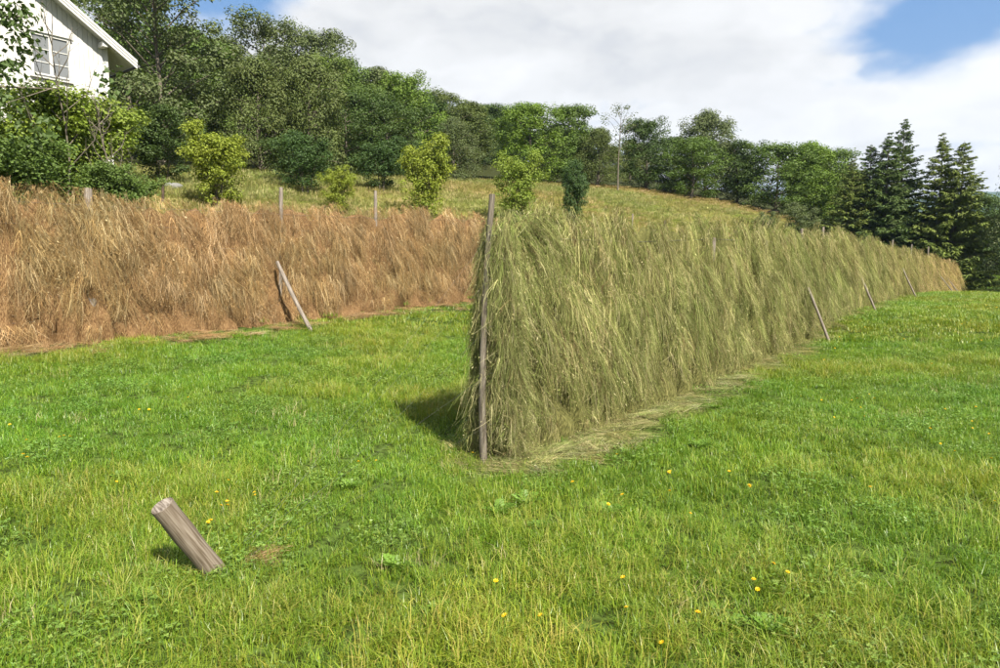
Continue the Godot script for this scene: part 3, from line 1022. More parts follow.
func make_trees() -> void:
	var K := {}
	K.round_a = broadleaf(101, {H = 10.0, R = 3.4, base = -0.02, limbs = 34, twigs = 5, leaves = 105, leaf = 0.20, clump = 0.82, pointed = 0.2})
	K.round_b = broadleaf(102, {H = 10.0, R = 3.2, base = -0.03, limbs = 36, twigs = 5, leaves = 100, leaf = 0.195, clump = 0.76, pointed = 0.4})
	K.tall = broadleaf(103, {H = 10.0, R = 2.4, base = 0.04, limbs = 38, twigs = 4, leaves = 100, leaf = 0.185, clump = 0.66, pointed = 0.9, rise = 0.6})
	K.clumpy = broadleaf(104, {H = 10.0, R = 3.0, base = 0.0, limbs = 32, twigs = 4, leaves = 125, leaf = 0.165, clump = 0.70, pointed = 0.15, rise = 0.7})
	K.weeping = broadleaf(105, {H = 10.0, R = 3.0, base = -0.02, limbs = 42, twigs = 5, leaves = 100, leaf = 0.17, clump = 0.66, pointed = 0.8, droop = 0.8, rise = 0.6, slim = 0.55})
	K.sparse = broadleaf(106, {H = 10.0, R = 1.9, base = 0.45, limbs = 13, twigs = 3, leaves = 14, leaf = 0.16, clump = 0.40, rise = 0.9, girth = 0.008})
	K.bush_a = broadleaf(107, {H = 4.0, R = 1.7, base = 0.04, limbs = 36, twigs = 5, leaves = 60, leaf = 0.105, clump = 0.33, stems = 4, rise = 0.8, pointed = 0.3})
	K.bush_b = broadleaf(108, {H = 4.0, R = 1.6, base = -0.02, limbs = 63, twigs = 5, leaves = 44, leaf = 0.105, clump = 0.27, stems = 7, rise = 1.3, pointed = 0.7})
	K.bush_c = broadleaf(111, {H = 4.0, R = 1.6, base = -0.02, limbs = 55, twigs = 5, leaves = 44, leaf = 0.10, clump = 0.28, stems = 5, rise = 1.1, pointed = 0.6})
	K.big_shrub = broadleaf(109, {H = 4.0, R = 2.4, base = 0.02, limbs = 108, twigs = 8, leaves = 36, leaf = 0.115, clump = 0.38, stems = 6, rise = 0.8, pointed = 0.1, slim = 0.7})
	K.near_tree = broadleaf(110, {H = 8.0, R = 3.3, base = 0.12, limbs = 26, twigs = 8, leaves = 46, leaf = 0.13, clump = 0.42, rise = 0.2, pointed = 0.1, slim = 0.75})
	K.spruce_a = conifer(201, 12.0, 2.9, 1)
	K.spruce_b = conifer(202, 12.0, 2.8, 2)
	K.spruce_c = conifer(203, 8.0, 2.4, 1)
	# [name, label, kind, foliage, x, z, height, crown radius, turn, base height, base radius, bark]
	var list := [
		["leafy_tree", "tall grey-green tree just right of the white house eave", "clumpy", "leaf_grey", -19.0, -38.0, 10.4, 3.0, 0.3, 10.0, 3.0],
		["leafy_tree", "tallest bright green tree rising behind the white house roof", "round_b", "leaf_mid", -25.1, -46.0, 11.4, 3.2, 1.1, 10.0, 3.2],
		["leafy_tree", "narrow dark green tree behind the grey-green tree beside the house", "tall", "leaf_mid", -22.4, -50.0, 8.9, 2.6, 2.0, 10.0, 2.4],
		["leafy_tree", "slim tree under the small blue gap in the sky at upper left", "tall", "leaf_grey", -20.7, -52.0, 8.6, 2.5, 0.6, 10.0, 2.4],
		["leafy_tree", "broad pale tree with cloud-like clumps on the left skyline", "clumpy", "leaf_grey", -18.4, -55.0, 10.3, 3.3, 4.0, 10.0, 3.0],
		["leafy_tree", "rounded pale tree at the right end of the tall left skyline", "clumpy", "leaf_grey", -15.0, -56.0, 10.0, 2.6, 1.7, 10.0, 3.0],
		["weeping_birch", "drooping dark birch left of its twin below the tall left skyline", "weeping", "leaf_olive", -14.7, -42.0, 7.1, 2.3, 0.0, 10.0, 3.0],
		["weeping_birch", "drooping dark birch right of its twin below the tall left skyline", "weeping", "leaf_olive", -12.0, -43.0, 7.6, 2.2, 2.2, 10.0, 3.0],
		["leafy_tree", "green tree next right of the tall left skyline", "round_b", "leaf_mid", -13.7, -60.0, 8.6, 2.4, 0.9, 10.0, 3.2],
		["leafy_tree", "grey-green tree high on the slope left of the middle", "tall", "leaf_grey", -11.1, -62.0, 8.5, 2.6, 3.1, 10.0, 2.4],
		["leafy_tree", "bright green tree high on the slope left of the middle", "round_a", "leaf_bright", -8.1, -60.0, 7.8, 2.4, 5.0, 10.0, 3.4],
		["leafy_tree", "deep green low tree in front of the bright slope trees", "round_b", "leaf_dark", -8.1, -49.0, 5.6, 2.5, 1.9, 10.0, 3.2],
		["leafy_tree", "dark tree filling the dip between the birches and the slope trees", "round_a", "leaf_dark", -10.5, -46.0, 5.4, 2.2, 3.6, 10.0, 3.4],
		["leafy_tree", "olive tree on the slope above the grey weeping birch", "clumpy", "leaf_olive", -5.9, -64.0, 7.1, 2.5, 2.5, 10.0, 3.0],
		["leafy_tree", "hazy olive tree right of the grey weeping birch top", "tall", "leaf_olive", -3.4, -70.0, 6.7, 2.7, 4.4, 10.0, 2.4],
		["weeping_birch", "grey weeping birch standing at the left edge of the meadow", "weeping", "leaf_grey", -3.4, -52.0, 4.9, 1.9, 0.8, 10.0, 3.0],
		["leafy_tree", "distant dark tree in the notch left of the bright roadside trees", "round_b", "leaf_dark", -1.2, -78.0, 6.2, 2.6, 5.6, 10.0, 3.2],
		["leafy_tree", "distant dark tree behind the bright green meadow tree", "tall", "leaf_dark", 1.5, -84.0, 6.2, 2.5, 0.1, 10.0, 2.4],
		["leafy_tree", "bright green full tree at the top middle of the meadow", "round_b", "leaf_bright", 2.8, -60.0, 6.7, 2.7, 2.9, 10.0, 3.2],
		["leafy_tree", "mid green tree right beside the bright green meadow tree", "round_a", "leaf_mid", 6.1, -62.0, 6.6, 2.6, 1.2, 10.0, 3.4],
		["weeping_birch", "short dark birch left of the thin sparse birch", "weeping", "leaf_olive", 8.7, -61.0, 5.3, 2.1, 3.3, 10.0, 3.0],
		["sparse_birch", "thin nearly bare birch sticking up above the tree line", "sparse", "leaf_grey", 9.9, -57.0, 7.2, 1.5, 0.5, 10.0, 1.9],
		["leafy_tree", "dark round tree right of the thin sparse birch", "round_a", "leaf_dark", 13.7, -64.0, 6.1, 2.4, 4.8, 10.0, 3.4],
		["leafy_tree", "low dark tree left of the tall pointed birch", "round_b", "leaf_dark", 17.0, -66.0, 5.2, 2.2, 2.3, 10.0, 3.2],
		["pointed_birch", "tall pointed birch rising highest on the middle right skyline", "weeping", "leaf_grey", 19.7, -65.0, 8.4, 2.7, 1.5, 10.0, 3.0],
		["leafy_tree", "deep green tree in front of the tall pointed birch", "round_b", "leaf_mid", 17.2, -61.0, 5.2, 2.5, 0.2, 10.0, 3.2],
		["leafy_tree", "shaded tree at the right foot of the tall pointed birch", "round_a", "leaf_dark", 22.4, -64.0, 5.5, 2.3, 5.3, 10.0, 3.4],
		["leafy_tree", "domed green tree on the skyline right of the pointed birch", "round_a", "leaf_mid", 25.2, -62.0, 6.1, 2.8, 3.0, 10.0, 3.4],
		["leafy_tree", "domed bright tree left of the small spruce", "round_b", "leaf_bright", 28.5, -63.0, 7.1, 2.6, 4.1, 10.0, 3.2],
		["leafy_tree", "green tree half hidden behind the small spruce", "round_a", "leaf_mid", 31.0, -64.0, 7.2, 2.4, 0.7, 10.0, 3.4],
		["spruce_tree", "small dark spruce left of the tall spruce pair", "spruce_c", "needle_light", 29.6, -57.0, 7.7, 2.6, 0.4, 8.0, 2.4],
		["spruce_tree", "tall spruce with a spindly top, left one of the tall pair", "spruce_b", "needle", 31.9, -56.0, 10.7, 2.7, 2.6, 12.0, 2.8],
		["spruce_tree", "tallest spruce, right one of the tall pair behind the rack end", "spruce_a", "needle", 34.0, -57.5, 12.3, 3.0, 1.3, 12.0, 2.9],
		["spruce_tree", "broad lighter green spruce standing nearest the rack end", "spruce_b", "needle_light", 35.4, -54.5, 12.0, 2.9, 5.8, 12.0, 2.8],
		["weeping_birch", "drooping birch branches at the right picture edge", "weeping", "leaf_grey", 39.9, -50.5, 11.6, 2.6, 3.9, 10.0, 3.0],
		["leafy_tree", "dark round tree beyond the shaded lawn right of the spruces", "round_a", "leaf_dark", 50.5, -72.0, 8.0, 3.0, 2.0, 10.0, 3.4],
		["leafy_tree", "shaded bushy tree at the right edge beyond the lawn", "round_b", "leaf_dark", 55.5, -70.0, 7.0, 2.6, 3.4, 10.0, 3.2],
		["leafy_tree", "tree just outside the right picture edge, shading the lawn end", "round_a", "leaf_mid", 49.5, -49.0, 10.5, 3.2, 1.0, 10.0, 3.4],
		["leafy_tree", "farther tree outside the right picture edge", "round_b", "leaf_mid", 51.5, -53.5, 10.5, 3.2, 2.0, 10.0, 3.2],
	]
	for t in list:
		tree(t[0], t[1], K[t[2]], t[3], t[4], t[5], Vector2(t[7] / t[10] * (1.1 if t[0] == "spruce_tree" else 1.18), t[6] / t[9]), t[8], "trees along the edge of the meadow", "tree", t[11] if t.size() > 11 else "bark")
	# bushes and young trees
	var small := [
		["leafy_bush", "grey-green bush peeping over the far part of the rack", "bush_a", "leaf_grey", 21.4, -48.0, 3.3, 1.5, 0.4, "shrub"],
		["leafy_bush", "small bush over the rack at the lower corner of the meadow", "bush_c", "leaf_grey", 17.4, -44.0, 2.4, 1.0, 1.4, "shrub"],
		["young_tree", "yellow-green young tree behind the brown hay, left of the tilted post", "bush_b", "leaf_lime", -9.94, -24.0, 3.1, 1.25, 2.0, "sapling"],
		["young_tree", "small lime green sapling between the two posts behind brown hay", "bush_c", "leaf_lime", -6.5, -27.0, 2.0, 0.8, 0.2, "sapling"],
		["young_tree", "lime green young tree above the right end of the brown hay", "bush_b", "leaf_lime", -3.2, -29.0, 3.7, 1.25, 4.4, "sapling"],
		["young_tree", "green young tree behind the end post of the near rack", "bush_c", "leaf_shrub", 0.85, -32.0, 3.7, 1.35, 1.0, "sapling"],
		["young_tree", "dark green narrow young tree alone on the meadow", "bush_b", "leaf_deep", 3.7, -34.0, 3.5, 0.82, 3.2, "sapling"],
		["leafy_bush", "dark green bush behind the tilted post of the brown rack", "bush_a", "leaf_deep", -8.9, -31.0, 2.9, 1.6, 0.9, "shrub"],
		["leafy_bush", "dark bush between the two lime green saplings", "bush_a", "leaf_deep", -6.3, -36.0, 2.9, 1.7, 5.1, "shrub"],
		["leafy_bush", "low dark bush left of the lime green sapling pair", "bush_c", "leaf_dark", -10.7, -35.0, 2.7, 1.6, 2.7, "shrub"],
		["leafy_bush", "dark hazel bush on the slope beside the white house", "bush_a", "leaf_dark", -14.3, -29.0, 3.0, 1.9, 3.8, "shrub"],
		["garden_shrub", "large yellow-green shrub in front of the white house", "big_shrub", "leaf_shrub", -12.9, -20.0, 3.2, 2.4, 0.0, "shrub"],
		["garden_shrub", "darker leafy shrub at the left edge behind the brown hay", "big_shrub", "leaf_mid", -12.0, -16.3, 2.4, 1.9, 2.1, "shrub"],
		["garden_shrub", "low green shrub right of the large yellow-green one", "big_shrub", "leaf_mid", -10.7, -19.0, 1.75, 1.2, 4.0, "shrub"],
	]
	for t in small:
		var kb: Vector2 = {"bush_a": Vector2(1.7, 4), "bush_b": Vector2(1.5, 4), "bush_c": Vector2(1.5, 4), "big_shrub": Vector2(2.4, 4)}[t[2]]
		tree(t[0], t[1], K[t[2]], t[3], t[4], t[5], Vector2(t[7] / kb.x, t[6] / kb.y), t[8], "bushes and young trees behind the racks", t[9])
	tree("overhanging_tree", "dark-leaved tree whose branches hang in at the top left corner", K.near_tree, "leaf_dark", -12.65, -14.2, Vector2(1.0, 1.15), 1.2)
	# bare young trees in front of the house
	for q in [["dead_tree", "leafless grey young tree in front of the white gable wall", -11.9, -18.6, 5.6, 31], ["dead_tree", "shorter leafless tree near the house corner", -11.0, -19.0, 3.6, 33]]:
		rng.seed = q[5]
		var t := thing(q[0], q[1], "tree", Vector3(q[2], ground(q[2], q[3]), q[3]), "leafless trees")
		var g := Geo.new()
		var H: float = q[4]
		var tp := []
		var tr := []
		for k in 7:
			tp.append(Vector3(0.10 * sin(k * 0.9), H * k / 6.0 - (0.15 if k == 0 else 0.0), 0.08 * cos(k * 1.3)))
			tr.append(0.035 * (1.0 - 0.13 * k))
		g.tube(tp, tr, 6)
		part("trunk", g.mesh(), M.bark, t)
		for l in 13:
			var b := Geo.new()
			var f := 0.28 + 0.68 * l / 13.0
			var s: Vector3 = tp[int(f * 6.0)].lerp(tp[int(f * 6.0) + 1], f * 6.0 - int(f * 6.0))
			var a := l * 2.4
			var L := H * 0.32 * (1.15 - f * 0.75)
			var e := s + Vector3(cos(a) * L * 0.6, L * 0.95, sin(a) * L * 0.6)
			var m := s.lerp(e, 0.5) + Vector3(cos(a), -0.2, sin(a)) * L * 0.14
			b.tube([s, m, e], [0.016, 0.011, 0.004], 5)
			for w in 4:
				var ss := m.lerp(e, w * 0.28)
				b.tube([ss, ss + Vector3(rnd(-0.3, 0.3), rnd(0.25, 0.5), rnd(-0.3, 0.3)) * L * 0.8], [0.006, 0.002], 3)
			part("branch", b.mesh(), M.bark, t)
	# the wood that climbs the hill behind the trees one can tell apart
	var wood := thing("hillside_wood", "dense mixed wood covering the hill behind the meadow trees", "wood", Vector3.ZERO, "", "stuff")
	rng.seed = 55
	var kinds := ["round_a", "round_b", "tall", "clumpy"]
	var where := [[], [], [], []]
	var cols := [[], [], [], []]
	for k in 520:
		var d := rnd(50.0, 170.0)
		var x := rnd(-0.95, 0.62) * d - 3.0
		var ws := wood_side(x, -d)
		var w := x * W2.x - d * W2.y
		if ws < 9.0 or w < 16.0 or (x > 0.0 and d < 74.0): continue
		if x > 0.22 * d and d > 95.0: continue
		var s := rnd(0.62, 1.0) * (0.75 if x > 0.0 else 0.9)
		if x > -0.25 * d: s *= 0.78
		var j := rng.randi() % 4
		where[j].append(Transform3D(Basis(Vector3.UP, rnd(0, TAU)).scaled(Vector3(s * 1.05, s, s * 1.05)), Vector3(x, ground(x, -d) - 0.2, -d)))
		cols[j].append(tint(0.25))
	for k in 34:   # behind the spruces
		var d := rnd(74.0, 98.0)
		var x := d * rnd(0.44, 0.90)
		var s := rnd(0.5, 0.72)
		where[k % 2].append(Transform3D(Basis(Vector3.UP, rnd(0, TAU)).scaled(Vector3(s * 1.2, s, s * 1.2)), Vector3(x, ground(x, -d) - 0.2, -d)))
		cols[k % 2].append(tint(0.25))
	for j in 4:
		many("crowns", K[kinds[j]][1], M[["leaf_mid", "leaf_dark", "leaf_olive", "leaf_grey"][j]], where[j], cols[j], wood)
		many("trunks", K[kinds[j]][0], M.bark, where[j], cols[j], wood)

func make_racks() -> void:
	rng.seed = 12
	var green := []
	var brown := []
	for k in 10:
		green.append(hay_clump(300 + k, GREEN_HAY, 170, [0.0, 0.4, 0.12, 0.8, 0.25][k % 5]))
		brown.append(hay_clump(400 + k, BROWN_HAY, 170, [0.0, 0.4, 0.1, 0.8, 0.2][k % 5]))
	var near_us := [4.4, 8.0, 12.0, 16.0, 21.5, 31.0, 47.0, 60.0]
	var near_hs := [2.17, 2.2, 2.24, 2.06, 1.90, 1.72, 1.90, 2.0]
	var left_us := [-6.0, 0.0, 3.3, 8.7, 13.5, 15.0]
	var left_hs := [2.2, 2.2, 2.22, 2.2, 2.2, 2.1]
	rng.seed = 13
	# near rack
	var nw := 3.47
	var rack := thing("hay_rack", "long post-and-wire drying rack running from the middle to the right, under green hay", "hay rack", at_uw(4.4, nw), "hay drying racks")
	var o := rack.position
	var post_us := [4.32, 6.9, 9.4, 12.0, 14.6, 16.4, 19.4, 22.2, 25.0, 27.0, 29.6, 32.2, 33.2, 36.0, 39.1, 42.0, 45.0, 48.0, 51.0, 54.0, 57.0, 59.9]
	var tall := {14.6: 0.14, 16.4: 0.22, 27.0: 0.34, 32.2: 0.38, 33.2: 0.2, 39.1: 0.42, 45.0: 0.2}
	for u in post_us:
		var b := at_uw(u, nw) - o
		var H := rack_height(u, near_us, near_hs) - 0.18
		if u == 4.32:
			# the end post leans a little and stands proud of the hay
			var pt := stick("post", b + Vector3(-0.02, -0.3, 0.0), b + Vector3(0.05, 2.27, -0.03), 0.034, M.bark, rack, 0.05, 0.7)
			pt.set_meta("label", "dark weathered end post")
		else:
			if tall.has(u): H += 0.18 + tall[u]
			stick("post", b + Vector3(0, -0.3, 0), b + Vector3(rnd(-0.05, 0.05), H, rnd(-0.05, 0.05)), 0.036, M.old_wood, rack, 0.02, 0.8)
	for f in [[14.3, 0.70, 1.0], [19.6, 0.72, 0.95], [28.2, 0.75, 0.95], [41.5, 1.15, 1.1], [47.5, 1.05, 1.0]]:
		var foot := at_uw(f[0], nw - f[1], -0.12) - o
		var top := at_uw(f[0] - 0.1, nw - 0.27) + Vector3(0, f[2], 0) - o
		stick("brace", foot, top + (top - foot) * 0.1, 0.028, M.old_wood, rack, 0.02, 0.85)
	# wires: along the posts, and gathered from the end post down to the anchor stub
	var anchor := Vector3(-1.42, ground(-1.42, -3.62) + 0.05, -3.62) - o
	for y in [0.36, 0.8, 1.2, 1.6, 1.96]:
		var g := Geo.new()
		var pts := []
		var rad := []
		for u in post_us:
			pts.append(at_uw(u, nw - 0.036) + Vector3(0, y * rack_height(u, near_us, near_hs) / 2.15, 0) - o); rad.append(0.002)
		g.tube(pts, rad, 4)
		part("wire", g.mesh(), M.wire, rack)
		var g2 := Geo.new()
		var a: Vector3 = pts[0]
		var e := anchor + Vector3(rnd(-0.03, 0.03), rnd(-0.02, 0.1), rnd(-0.03, 0.03))
		g2.tube([a, a.lerp(e, 0.5) - Vector3(0, 0.012, 0), e], [0.00045, 0.00045, 0.00045], 4)
		part("stay_wire", g2.mesh(), M.wire, rack)
	# left rack
	var lw := 11.2
	var rack2 := thing("hay_rack", "drying rack on the left, hidden under dry brown hay", "hay rack", at_uw(4.0, lw), "hay drying racks")
	o = rack2.position
	for q in [[-5.0, -0.2, 0.0], [-2.4, -0.2, 0.0], [0.4, -0.2, 0.0], [2.6, -0.2, 0.0], [4.25, 0.12, 0.05], [7.55, 0.36, 0.10], [10.05, 0.52, 0.02], [12.6, -0.2, 0.0], [14.4, -0.1, 0.0]]:
		var b := at_uw(q[0], lw) - o
		stick("post", b + Vector3(0, -0.3, 0), b + Vector3(q[2], rack_height(q[0], left_us, left_hs) + q[1], -q[2]), 0.045 if q[0] != 4.25 else 0.075, M.old_wood, rack2, 0.02, 0.8)
	stick("brace", at_uw(7.55, lw - 1.12, -0.12) - o, at_uw(7.4, lw - 0.24) + Vector3(0, 1.2, 0) - o, 0.04, M.old_wood, rack2, 0.02, 0.85).set_meta("label", "pale slanting prop against the brown hay")
	for y in [0.35, 0.7, 1.05, 1.4, 1.75, 2.05]:
		var g := Geo.new()
		var pts := []
		var rad := []
		for u in [-5.0, -2.4, 0.4, 2.6, 4.25, 7.65, 10.05, 12.6, 14.4]:
			pts.append(at_uw(u, lw - 0.046) + Vector3(0, y, 0) - o); rad.append(0.002)
		g.tube(pts, rad, 4)
		part("wire", g.mesh(), M.wire, rack2)
	# the hay itself
	rng.seed = 21
	var hay := thing("drying_hay", "green half-dry hay draped over the long near rack", "hay", at_uw(4.4, nw), "", "stuff")
	hay_on_rack(hay, nw, 4.46, 60.1, near_us, near_hs, M.green_core, green, func(u: float, flank: float) -> Vector2:
		if flank > 0.0: return Vector2(110, 1.0) if u < 7.0 else Vector2(14, 1.6)
		if u < 10.0: return Vector2(185, 0.95)
		if u < 18.0: return Vector2(135, 1.05)
		if u < 30.0: return Vector2(70, 1.35)
		return Vector2(42, 1.8))
	var spots := []
	for k in 260:
		var u := 4.3 + pow(rng.randf(), 1.3) * 10.5
		spots.append(Vector2(u, nw - 0.22 - absf(rng.randfn(0.0, 0.22)) * lerpf(1.0, 0.7, (u - 4.3) / 10.0)))
	for k in 26: spots.append(Vector2(rnd(4.3, 7.0), nw + rnd(0.2, 0.45)))
	for k in 14: spots.append(Vector2(rnd(4.15, 4.4), nw + rnd(-0.45, 0.2)))
	for k in 200: spots.append(Vector2(rnd(12.0, 30.0), nw - rnd(0.22, 0.5)))
	fallen_hay(hay, green, spots)
	rng.seed = 22
	var hay2 := thing("drying_hay", "dry brown hay hanging over the rack on the left", "hay", at_uw(4.0, lw), "", "stuff")
	hay_on_rack(hay2, lw, -5.2, 14.6, left_us, left_hs, M.brown_core, brown, func(u: float, flank: float) -> Vector2:
		if flank > 0.0: return Vector2(16, 1.5)
		if u < 0.0: return Vector2(50, 1.3)
		return Vector2(150, 1.05))
	spots = []
	for k in 520:
		var q := Vector2(rnd(0.0, 13.0), lw - 0.25 - absf(rng.randfn(0.0, 0.30)))
		if noise.get_noise_2d(q.x * 22.0, q.y * 22.0) > 0.04: spots.append(q)
	fallen_hay(hay2, brown, spots)

func make_small_things() -> void:
	rng.seed = 31
	# anchor stub in the foreground
	var sx := -1.56
	var sz := -3.50
	var b := Vector3(sx, ground(sx, sz), sz)
	var stub := thing("anchor_stub", "short weathered log stub leaning out of the grass in the foreground", "post", b)
	var axis := Vector3(-0.15, 0.42, 0.20).normalized()
	var g := Geo.new()
	var pts := []
	var rad := []
	for k in 12:
		var f := k / 11.0
		pts.append(axis * (-0.25 + f * 0.765))
		rad.append(0.058 * rnd(0.97, 1.03))
	pts.append(axis * 0.5185); rad.append(0.0540)
	g.tube(pts, rad, 22, 1.4, 0.3, 0.024)
	part("log", g.mesh(), M.stub_wood, stub)
	var tg := Geo.new()
	var top := []
	tg.tube([axis * 0.5165, axis * 0.5205], [0.0510, 0.0500], 22, 1.0, 0.3, 0.0)
	part("sawn_end", tg.mesh(), M.old_wood, stub)
	# withered tuft torn up beside it
	var tuft := thing("withered_tuft", "patch of withered brown grass beside the leaning log stub", "grass", Vector3(-1.30, ground(-1.30, -3.62), -3.62), "", "stuff")
	var tw := []
	var tc := []
	for k in 15:
		var a := rnd(0, TAU)
		var r := sqrt(rng.randf()) * 0.14
		var down := Vector3(cos(a), rnd(-0.5, 0.25), sin(a)).normalized()
		var out := (Vector3.UP - down * down.y).normalized()
		tw.append(Transform3D(Basis(-down.cross(out), -down, out).scaled_local(Vector3.ONE * rnd(0.18, 0.32)), Vector3(cos(a + 2.0) * r * 1.2, rnd(0.02, 0.07), sin(a + 2.0) * r)))
		tc.append(tint(0.2) * 0.8)
	many("withered_blades", hay_clump(431, BROWN_HAY, 60, 0.6), M.hay, tw, tc, tuft)
	# fence posts on the slope
	for q in [["white fence post by the shrubs above the left end of brown hay", -12.9, -23.2, 1.0, 0.05, "old_wood"], ["dark fence post on the grass above the brown hay", -11.5, -23.0, 0.75, 0.05, "dark_wood"], ["thin tilted stake beside the white fence post", -12.35, -23.2, 0.9, 0.03, "old_wood"], ["pale fence post left of the lone narrow young tree on the meadow", 7.2, -36.8, 1.05, 0.045, "old_wood"], ["fence post right of the lone narrow young tree on the meadow", 9.2, -38.0, 0.9, 0.045, "dark_wood"], ["fence post farthest right along the meadow fence", 15.2, -41.0, 1.0, 0.045, "dark_wood"]]:
		var p := Vector3(q[1], ground(q[1], q[2]), q[2])
		var t := stick("fence_post", Vector3(0, -0.25, 0), Vector3(rnd(-0.12, 0.12), q[3], rnd(-0.06, 0.06)), q[4], M[q[5]], self, 0.02, 0.85)
		t.position = p
		t.name = numbered("fence_post")
		tag(t, q[0], "fence post", "posts of the meadow fence")
	var sm := SphereMesh.new()
	sm.radius = 0.5; sm.height = 1.0; sm.radial_segments = 14; sm.rings = 8
	var st := SurfaceTool.new()
	st.create_from(sm, 0)
	var arr := st.commit().surface_get_arrays(0)
	var vs: PackedVector3Array = arr[Mesh.ARRAY_VERTEX]
	for k in vs.size(): vs[k] *= (1.0 + 0.3 * noise.get_noise_3dv(vs[k] * 40.0)) * Vector3(0.8, 0.36, 0.6)
	arr[Mesh.ARRAY_VERTEX] = vs
	var am := ArrayMesh.new()
	am.add_surface_from_arrays(Mesh.PRIMITIVE_TRIANGLES, arr)
	var bo := part("boulder", am, M.stone, self)
	bo.position = Vector3(-13.1, ground(-13.1, -27.2) + 0.05, -27.2)
	tag(bo, "grey boulder on the grass slope above the brown hay", "boulder")
	# yellow flowers
	var head := Geo.new()
	for k in 7:
		var a := TAU * k / 7.0
		var d := Vector3(cos(a), 0.45, sin(a)).normalized()
		var sd := d.cross(Vector3.UP).normalized()
		head.leaf(Vector3.ZERO, d, sd, sd.cross(d), 0.0145, 0.013, Color(1, 1, 1))
		head.leaf(Vector3(0, 0.003, 0), (d + Vector3(0, 0.6, 0)).normalized(), sd, sd.cross(d), 0.009, 0.008, Color(1, 0.92, 1))
	var hm := head.mesh()
	var stg := Geo.new()
	stg.leaf(Vector3.ZERO, Vector3.UP, Vector3.RIGHT, Vector3.ZERO, 1.0, 0.004, Color(1, 1, 1))
	stg.leaf(Vector3.ZERO, Vector3.UP, Vector3.FORWARD, Vector3.ZERO, 1.0, 0.004, Color(1, 1, 1))
	var sgm := stg.mesh()
	for p in FLOWERS:
		var t := thing("yellow_flower", "small yellow wildflower blooming in the mown grass", "flower", Vector3(p.x, ground(p.x, p.y), p.y), "yellow wildflowers in the grass")
		var H := rnd(0.09, 0.15)
		var s := part("flower_stem", sgm, M.flower_stem, t)
		s.scale = Vector3(1, H, 1)
		var hd := part("flower_head", hm, M.flower, t)
		hd.position = Vector3(0, H - 0.003, 0)
		hd.rotation = Vector3(rnd(-0.4, 0.5), rnd(0, TAU), rnd(-0.4, 0.4))
		hd.scale = Vector3.ONE * rnd(0.8, 1.25) * (1.0 if p.y > -9.0 else 1.5)
	# weeds with lobed leaves
	var protos := [weed_mesh(601, 9, 0.17), weed_mesh(602, 12, 0.15), weed_mesh(603, 8, 0.2)]
	M.weed = plant_mat(1, 1, 1, 0.5, 0.6)
	rng.seed = 44
	for k in WEEDS.size():
		var p: Vector2 = WEEDS[k]
		var t := thing("leafy_weed", "low weed with lobed leaves growing in the mown grass", "weed", Vector3(p.x, ground(p.x, p.y) + 0.015, p.y), "lobed weeds in the grass")
		t.rotation.y = rnd(0, TAU)
		t.scale = Vector3.ONE * rnd(0.4, 0.75)
		for m in protos[k % 3]:
			part("leaf", m, M.weed, t)

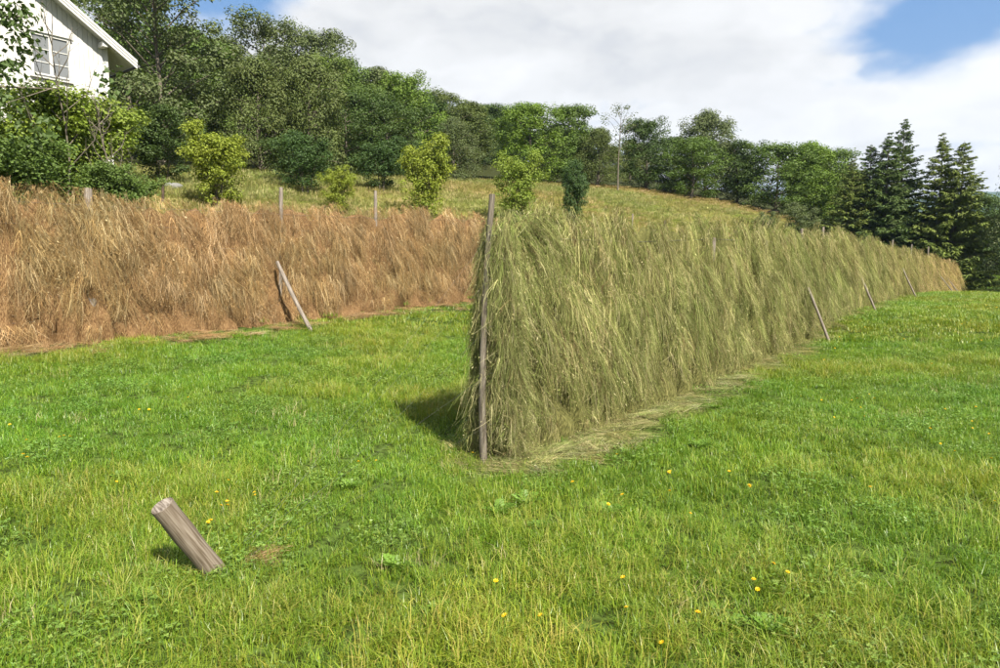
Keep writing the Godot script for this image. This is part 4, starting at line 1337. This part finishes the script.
func make_grass() -> void:
	rng.seed = 61
	var fresh := [[0.124, 0.238, 0.021], [0.157, 0.276, 0.023], [0.099, 0.199, 0.018], [0.2, 0.306, 0.028], [0.089, 0.179, 0.018], [0.238, 0.306, 0.039]]
	var mixed := [[0.14, 0.242, 0.022], [0.198, 0.291, 0.031], [0.114, 0.209, 0.022], [0.25, 0.291, 0.05], [0.28, 0.31, 0.075], [0.161, 0.262, 0.024]]
	var dry := [[0.279, 0.254, 0.104], [0.221, 0.225, 0.069], [0.36, 0.307, 0.162], [0.171, 0.197, 0.053], [0.32, 0.278, 0.127], [0.21, 0.22, 0.069]]
	var short_p := []
	var long_p := []
	var far_p := []
	var mead := []
	var clover := []
	var straw := []
	for k in 5:
		short_p.append(blade_patch(700 + k, 1050, 0.5, 0.03, 0.11, 0.0042, fresh))
		long_p.append(blade_patch(720 + k, 560, 0.5, 0.06, 0.19, 0.0038, mixed))
		far_p.append(blade_patch(740 + k, 700, 0.9, 0.06, 0.17, 0.009, [fresh[0], mixed[1], fresh[2], mixed[3], fresh[5], mixed[5]]))
		mead.append(blade_patch(760 + k, 460, 1.5, 0.08, 0.27, 0.015, dry))
		clover.append(leafy_patch(780 + k, 170, 0.24, 0.0125, 0.08, [[0.15, 0.27, 0.045], [0.19, 0.30, 0.06], [0.12, 0.225, 0.035]]))
		straw.append(blade_patch(790 + k, 60, 0.5, 0.06, 0.20, 0.0032, [[0.42, 0.36, 0.18], [0.5, 0.43, 0.24], [0.30, 0.27, 0.12]]))
	var lawn := thing("lawn_grass", "mown green grass growing back over the field round the racks", "grass", Vector3.ZERO, "", "stuff")
	var sh := []
	var lo := []
	var fa := []
	var cl := []
	var sw := []
	var patch := FastNoiseLite.new()
	patch.seed = 77
	patch.frequency = 0.55
	patch.fractal_octaves = 3
	var d := 1.2
	while d < 78.0:
		var step := 0.33 if d < 13.0 else (0.55 if d < 27.0 else 0.95)
		var x := -(d * 0.86 + 2.2)
		while x < d * 0.86 + 2.2:
			var px := x + rnd(-0.5, 0.5) * step
			var pz := -d + rnd(-0.5, 0.5) * step
			x += step
			var w := px * W2.x + pz * W2.y
			var u := px * D2.x + pz * D2.y
			if absf(w - 3.47) < 0.2 and u > 4.5: continue
			if w < 3.3 and w > 2.75 and u > 4.4 and u < 13.0 and rng.randf() < 0.75: continue
			if w < 11.1 and w > 10.55 and rng.randf() < 0.7: continue
			if absf(w - 11.2) < 0.2: continue
			if w > 12.6 + patch.get_noise_2d(px, pz) * 1.5: continue
			if wood_side(px, pz) > 3.0: continue
			if w > 3.8 and w < 11.0 and u > 26.0: continue
			var n := patch.get_noise_2d(px, pz)
			var n2 := patch.get_noise_2d(px * 0.35 + 40.0, pz * 0.35)
			var k := 1.0 + 0.22 * n
			var yel := 0.5 + n2
			var col := Color(k * lerpf(0.88, 1.22, yel), k, k * lerpf(0.95, 1.0, yel))
			if d < 13.0:
				sh.append([px, pz, rnd(0.85, 1.15), col, rnd(0.75, 1.2) * (1.0 + 0.35 * n2)])
				if n2 + 0.5 * n > -0.05 + (0.30 if d > 4.5 else 0.05): lo.append([px, pz, rnd(0.85, 1.15), col, rnd(0.7, 1.1)])
				if n < 0.05 and rng.randf() < 0.28: cl.append([px, pz, rnd(0.8, 1.3), col, rnd(0.8, 1.2)])
				if rng.randf() < 0.05: sw.append([px, pz, rnd(0.8, 1.2), Color(1, 1, 1), rnd(0.7, 1.2)])
			elif d < 27.0:
				fa.append([px, pz, rnd(0.85, 1.2), col, rnd(0.6, 1.0)])
			else:
				fa.append([px, pz, rnd(1.5, 1.9), col, rnd(0.45, 0.75)])
		d += step
	scatter(lawn, "short_grass", short_p, M.grass, sh)
	scatter(lawn, "long_grass", long_p, M.grass, lo)
	scatter(lawn, "lawn_farther_off", far_p, M.grass, fa)
	scatter(lawn, "clover", clover, M.grass, cl)
	scatter(lawn, "dry_blades", straw, M.grass, sw)
	var meadow := thing("meadow_grass", "yellowish tall grass covering the sloping meadow behind the racks", "grass", Vector3.ZERO, "", "stuff")
	var ms := []
	d = 12.0
	while d < 68.0:
		var step := 0.62 if d < 30.0 else 0.95
		var x := -(d * 0.86 + 3.0)
		while x < d * 0.7:
			var px := x + rnd(-0.5, 0.5) * step
			var pz := -d + rnd(-0.5, 0.5) * step
			x += step
			var w := px * W2.x + pz * W2.y
			if w < 12.2 + patch.get_noise_2d(px, pz) * 1.5 or wood_side(px, pz) > 4.0: continue
			var n := patch.get_noise_2d(px * 0.3, pz * 0.3)
			var n2 := patch.get_noise_2d(px * 0.12 + 30.0, pz * 0.12)
			# the strip below the trees has been mown and is paler
			var pale := smoothstep(-5.5, -2.0, wood_side(px, pz)) if px > 4.0 else 0.0
			var k := 1.0 + 0.16 * n
			var yel := clampf(0.55 + n2 * 1.0, 0.0, 1.0)
			var col := Color(k * lerpf(0.85, 1.12, yel), k, k * lerpf(0.9, 1.0, yel)).lerp(Color(1.3, 1.06, 1.3), pale)
			ms.append([px, pz, rnd(0.85, 1.2) * (1.0 if d < 30.0 else 1.2), col, rnd(0.55, 1.1) * (0.45 if pale > 0.5 else 1.0)])
		d += step
	scatter(meadow, "meadow_tufts", mead, M.meadow, ms)
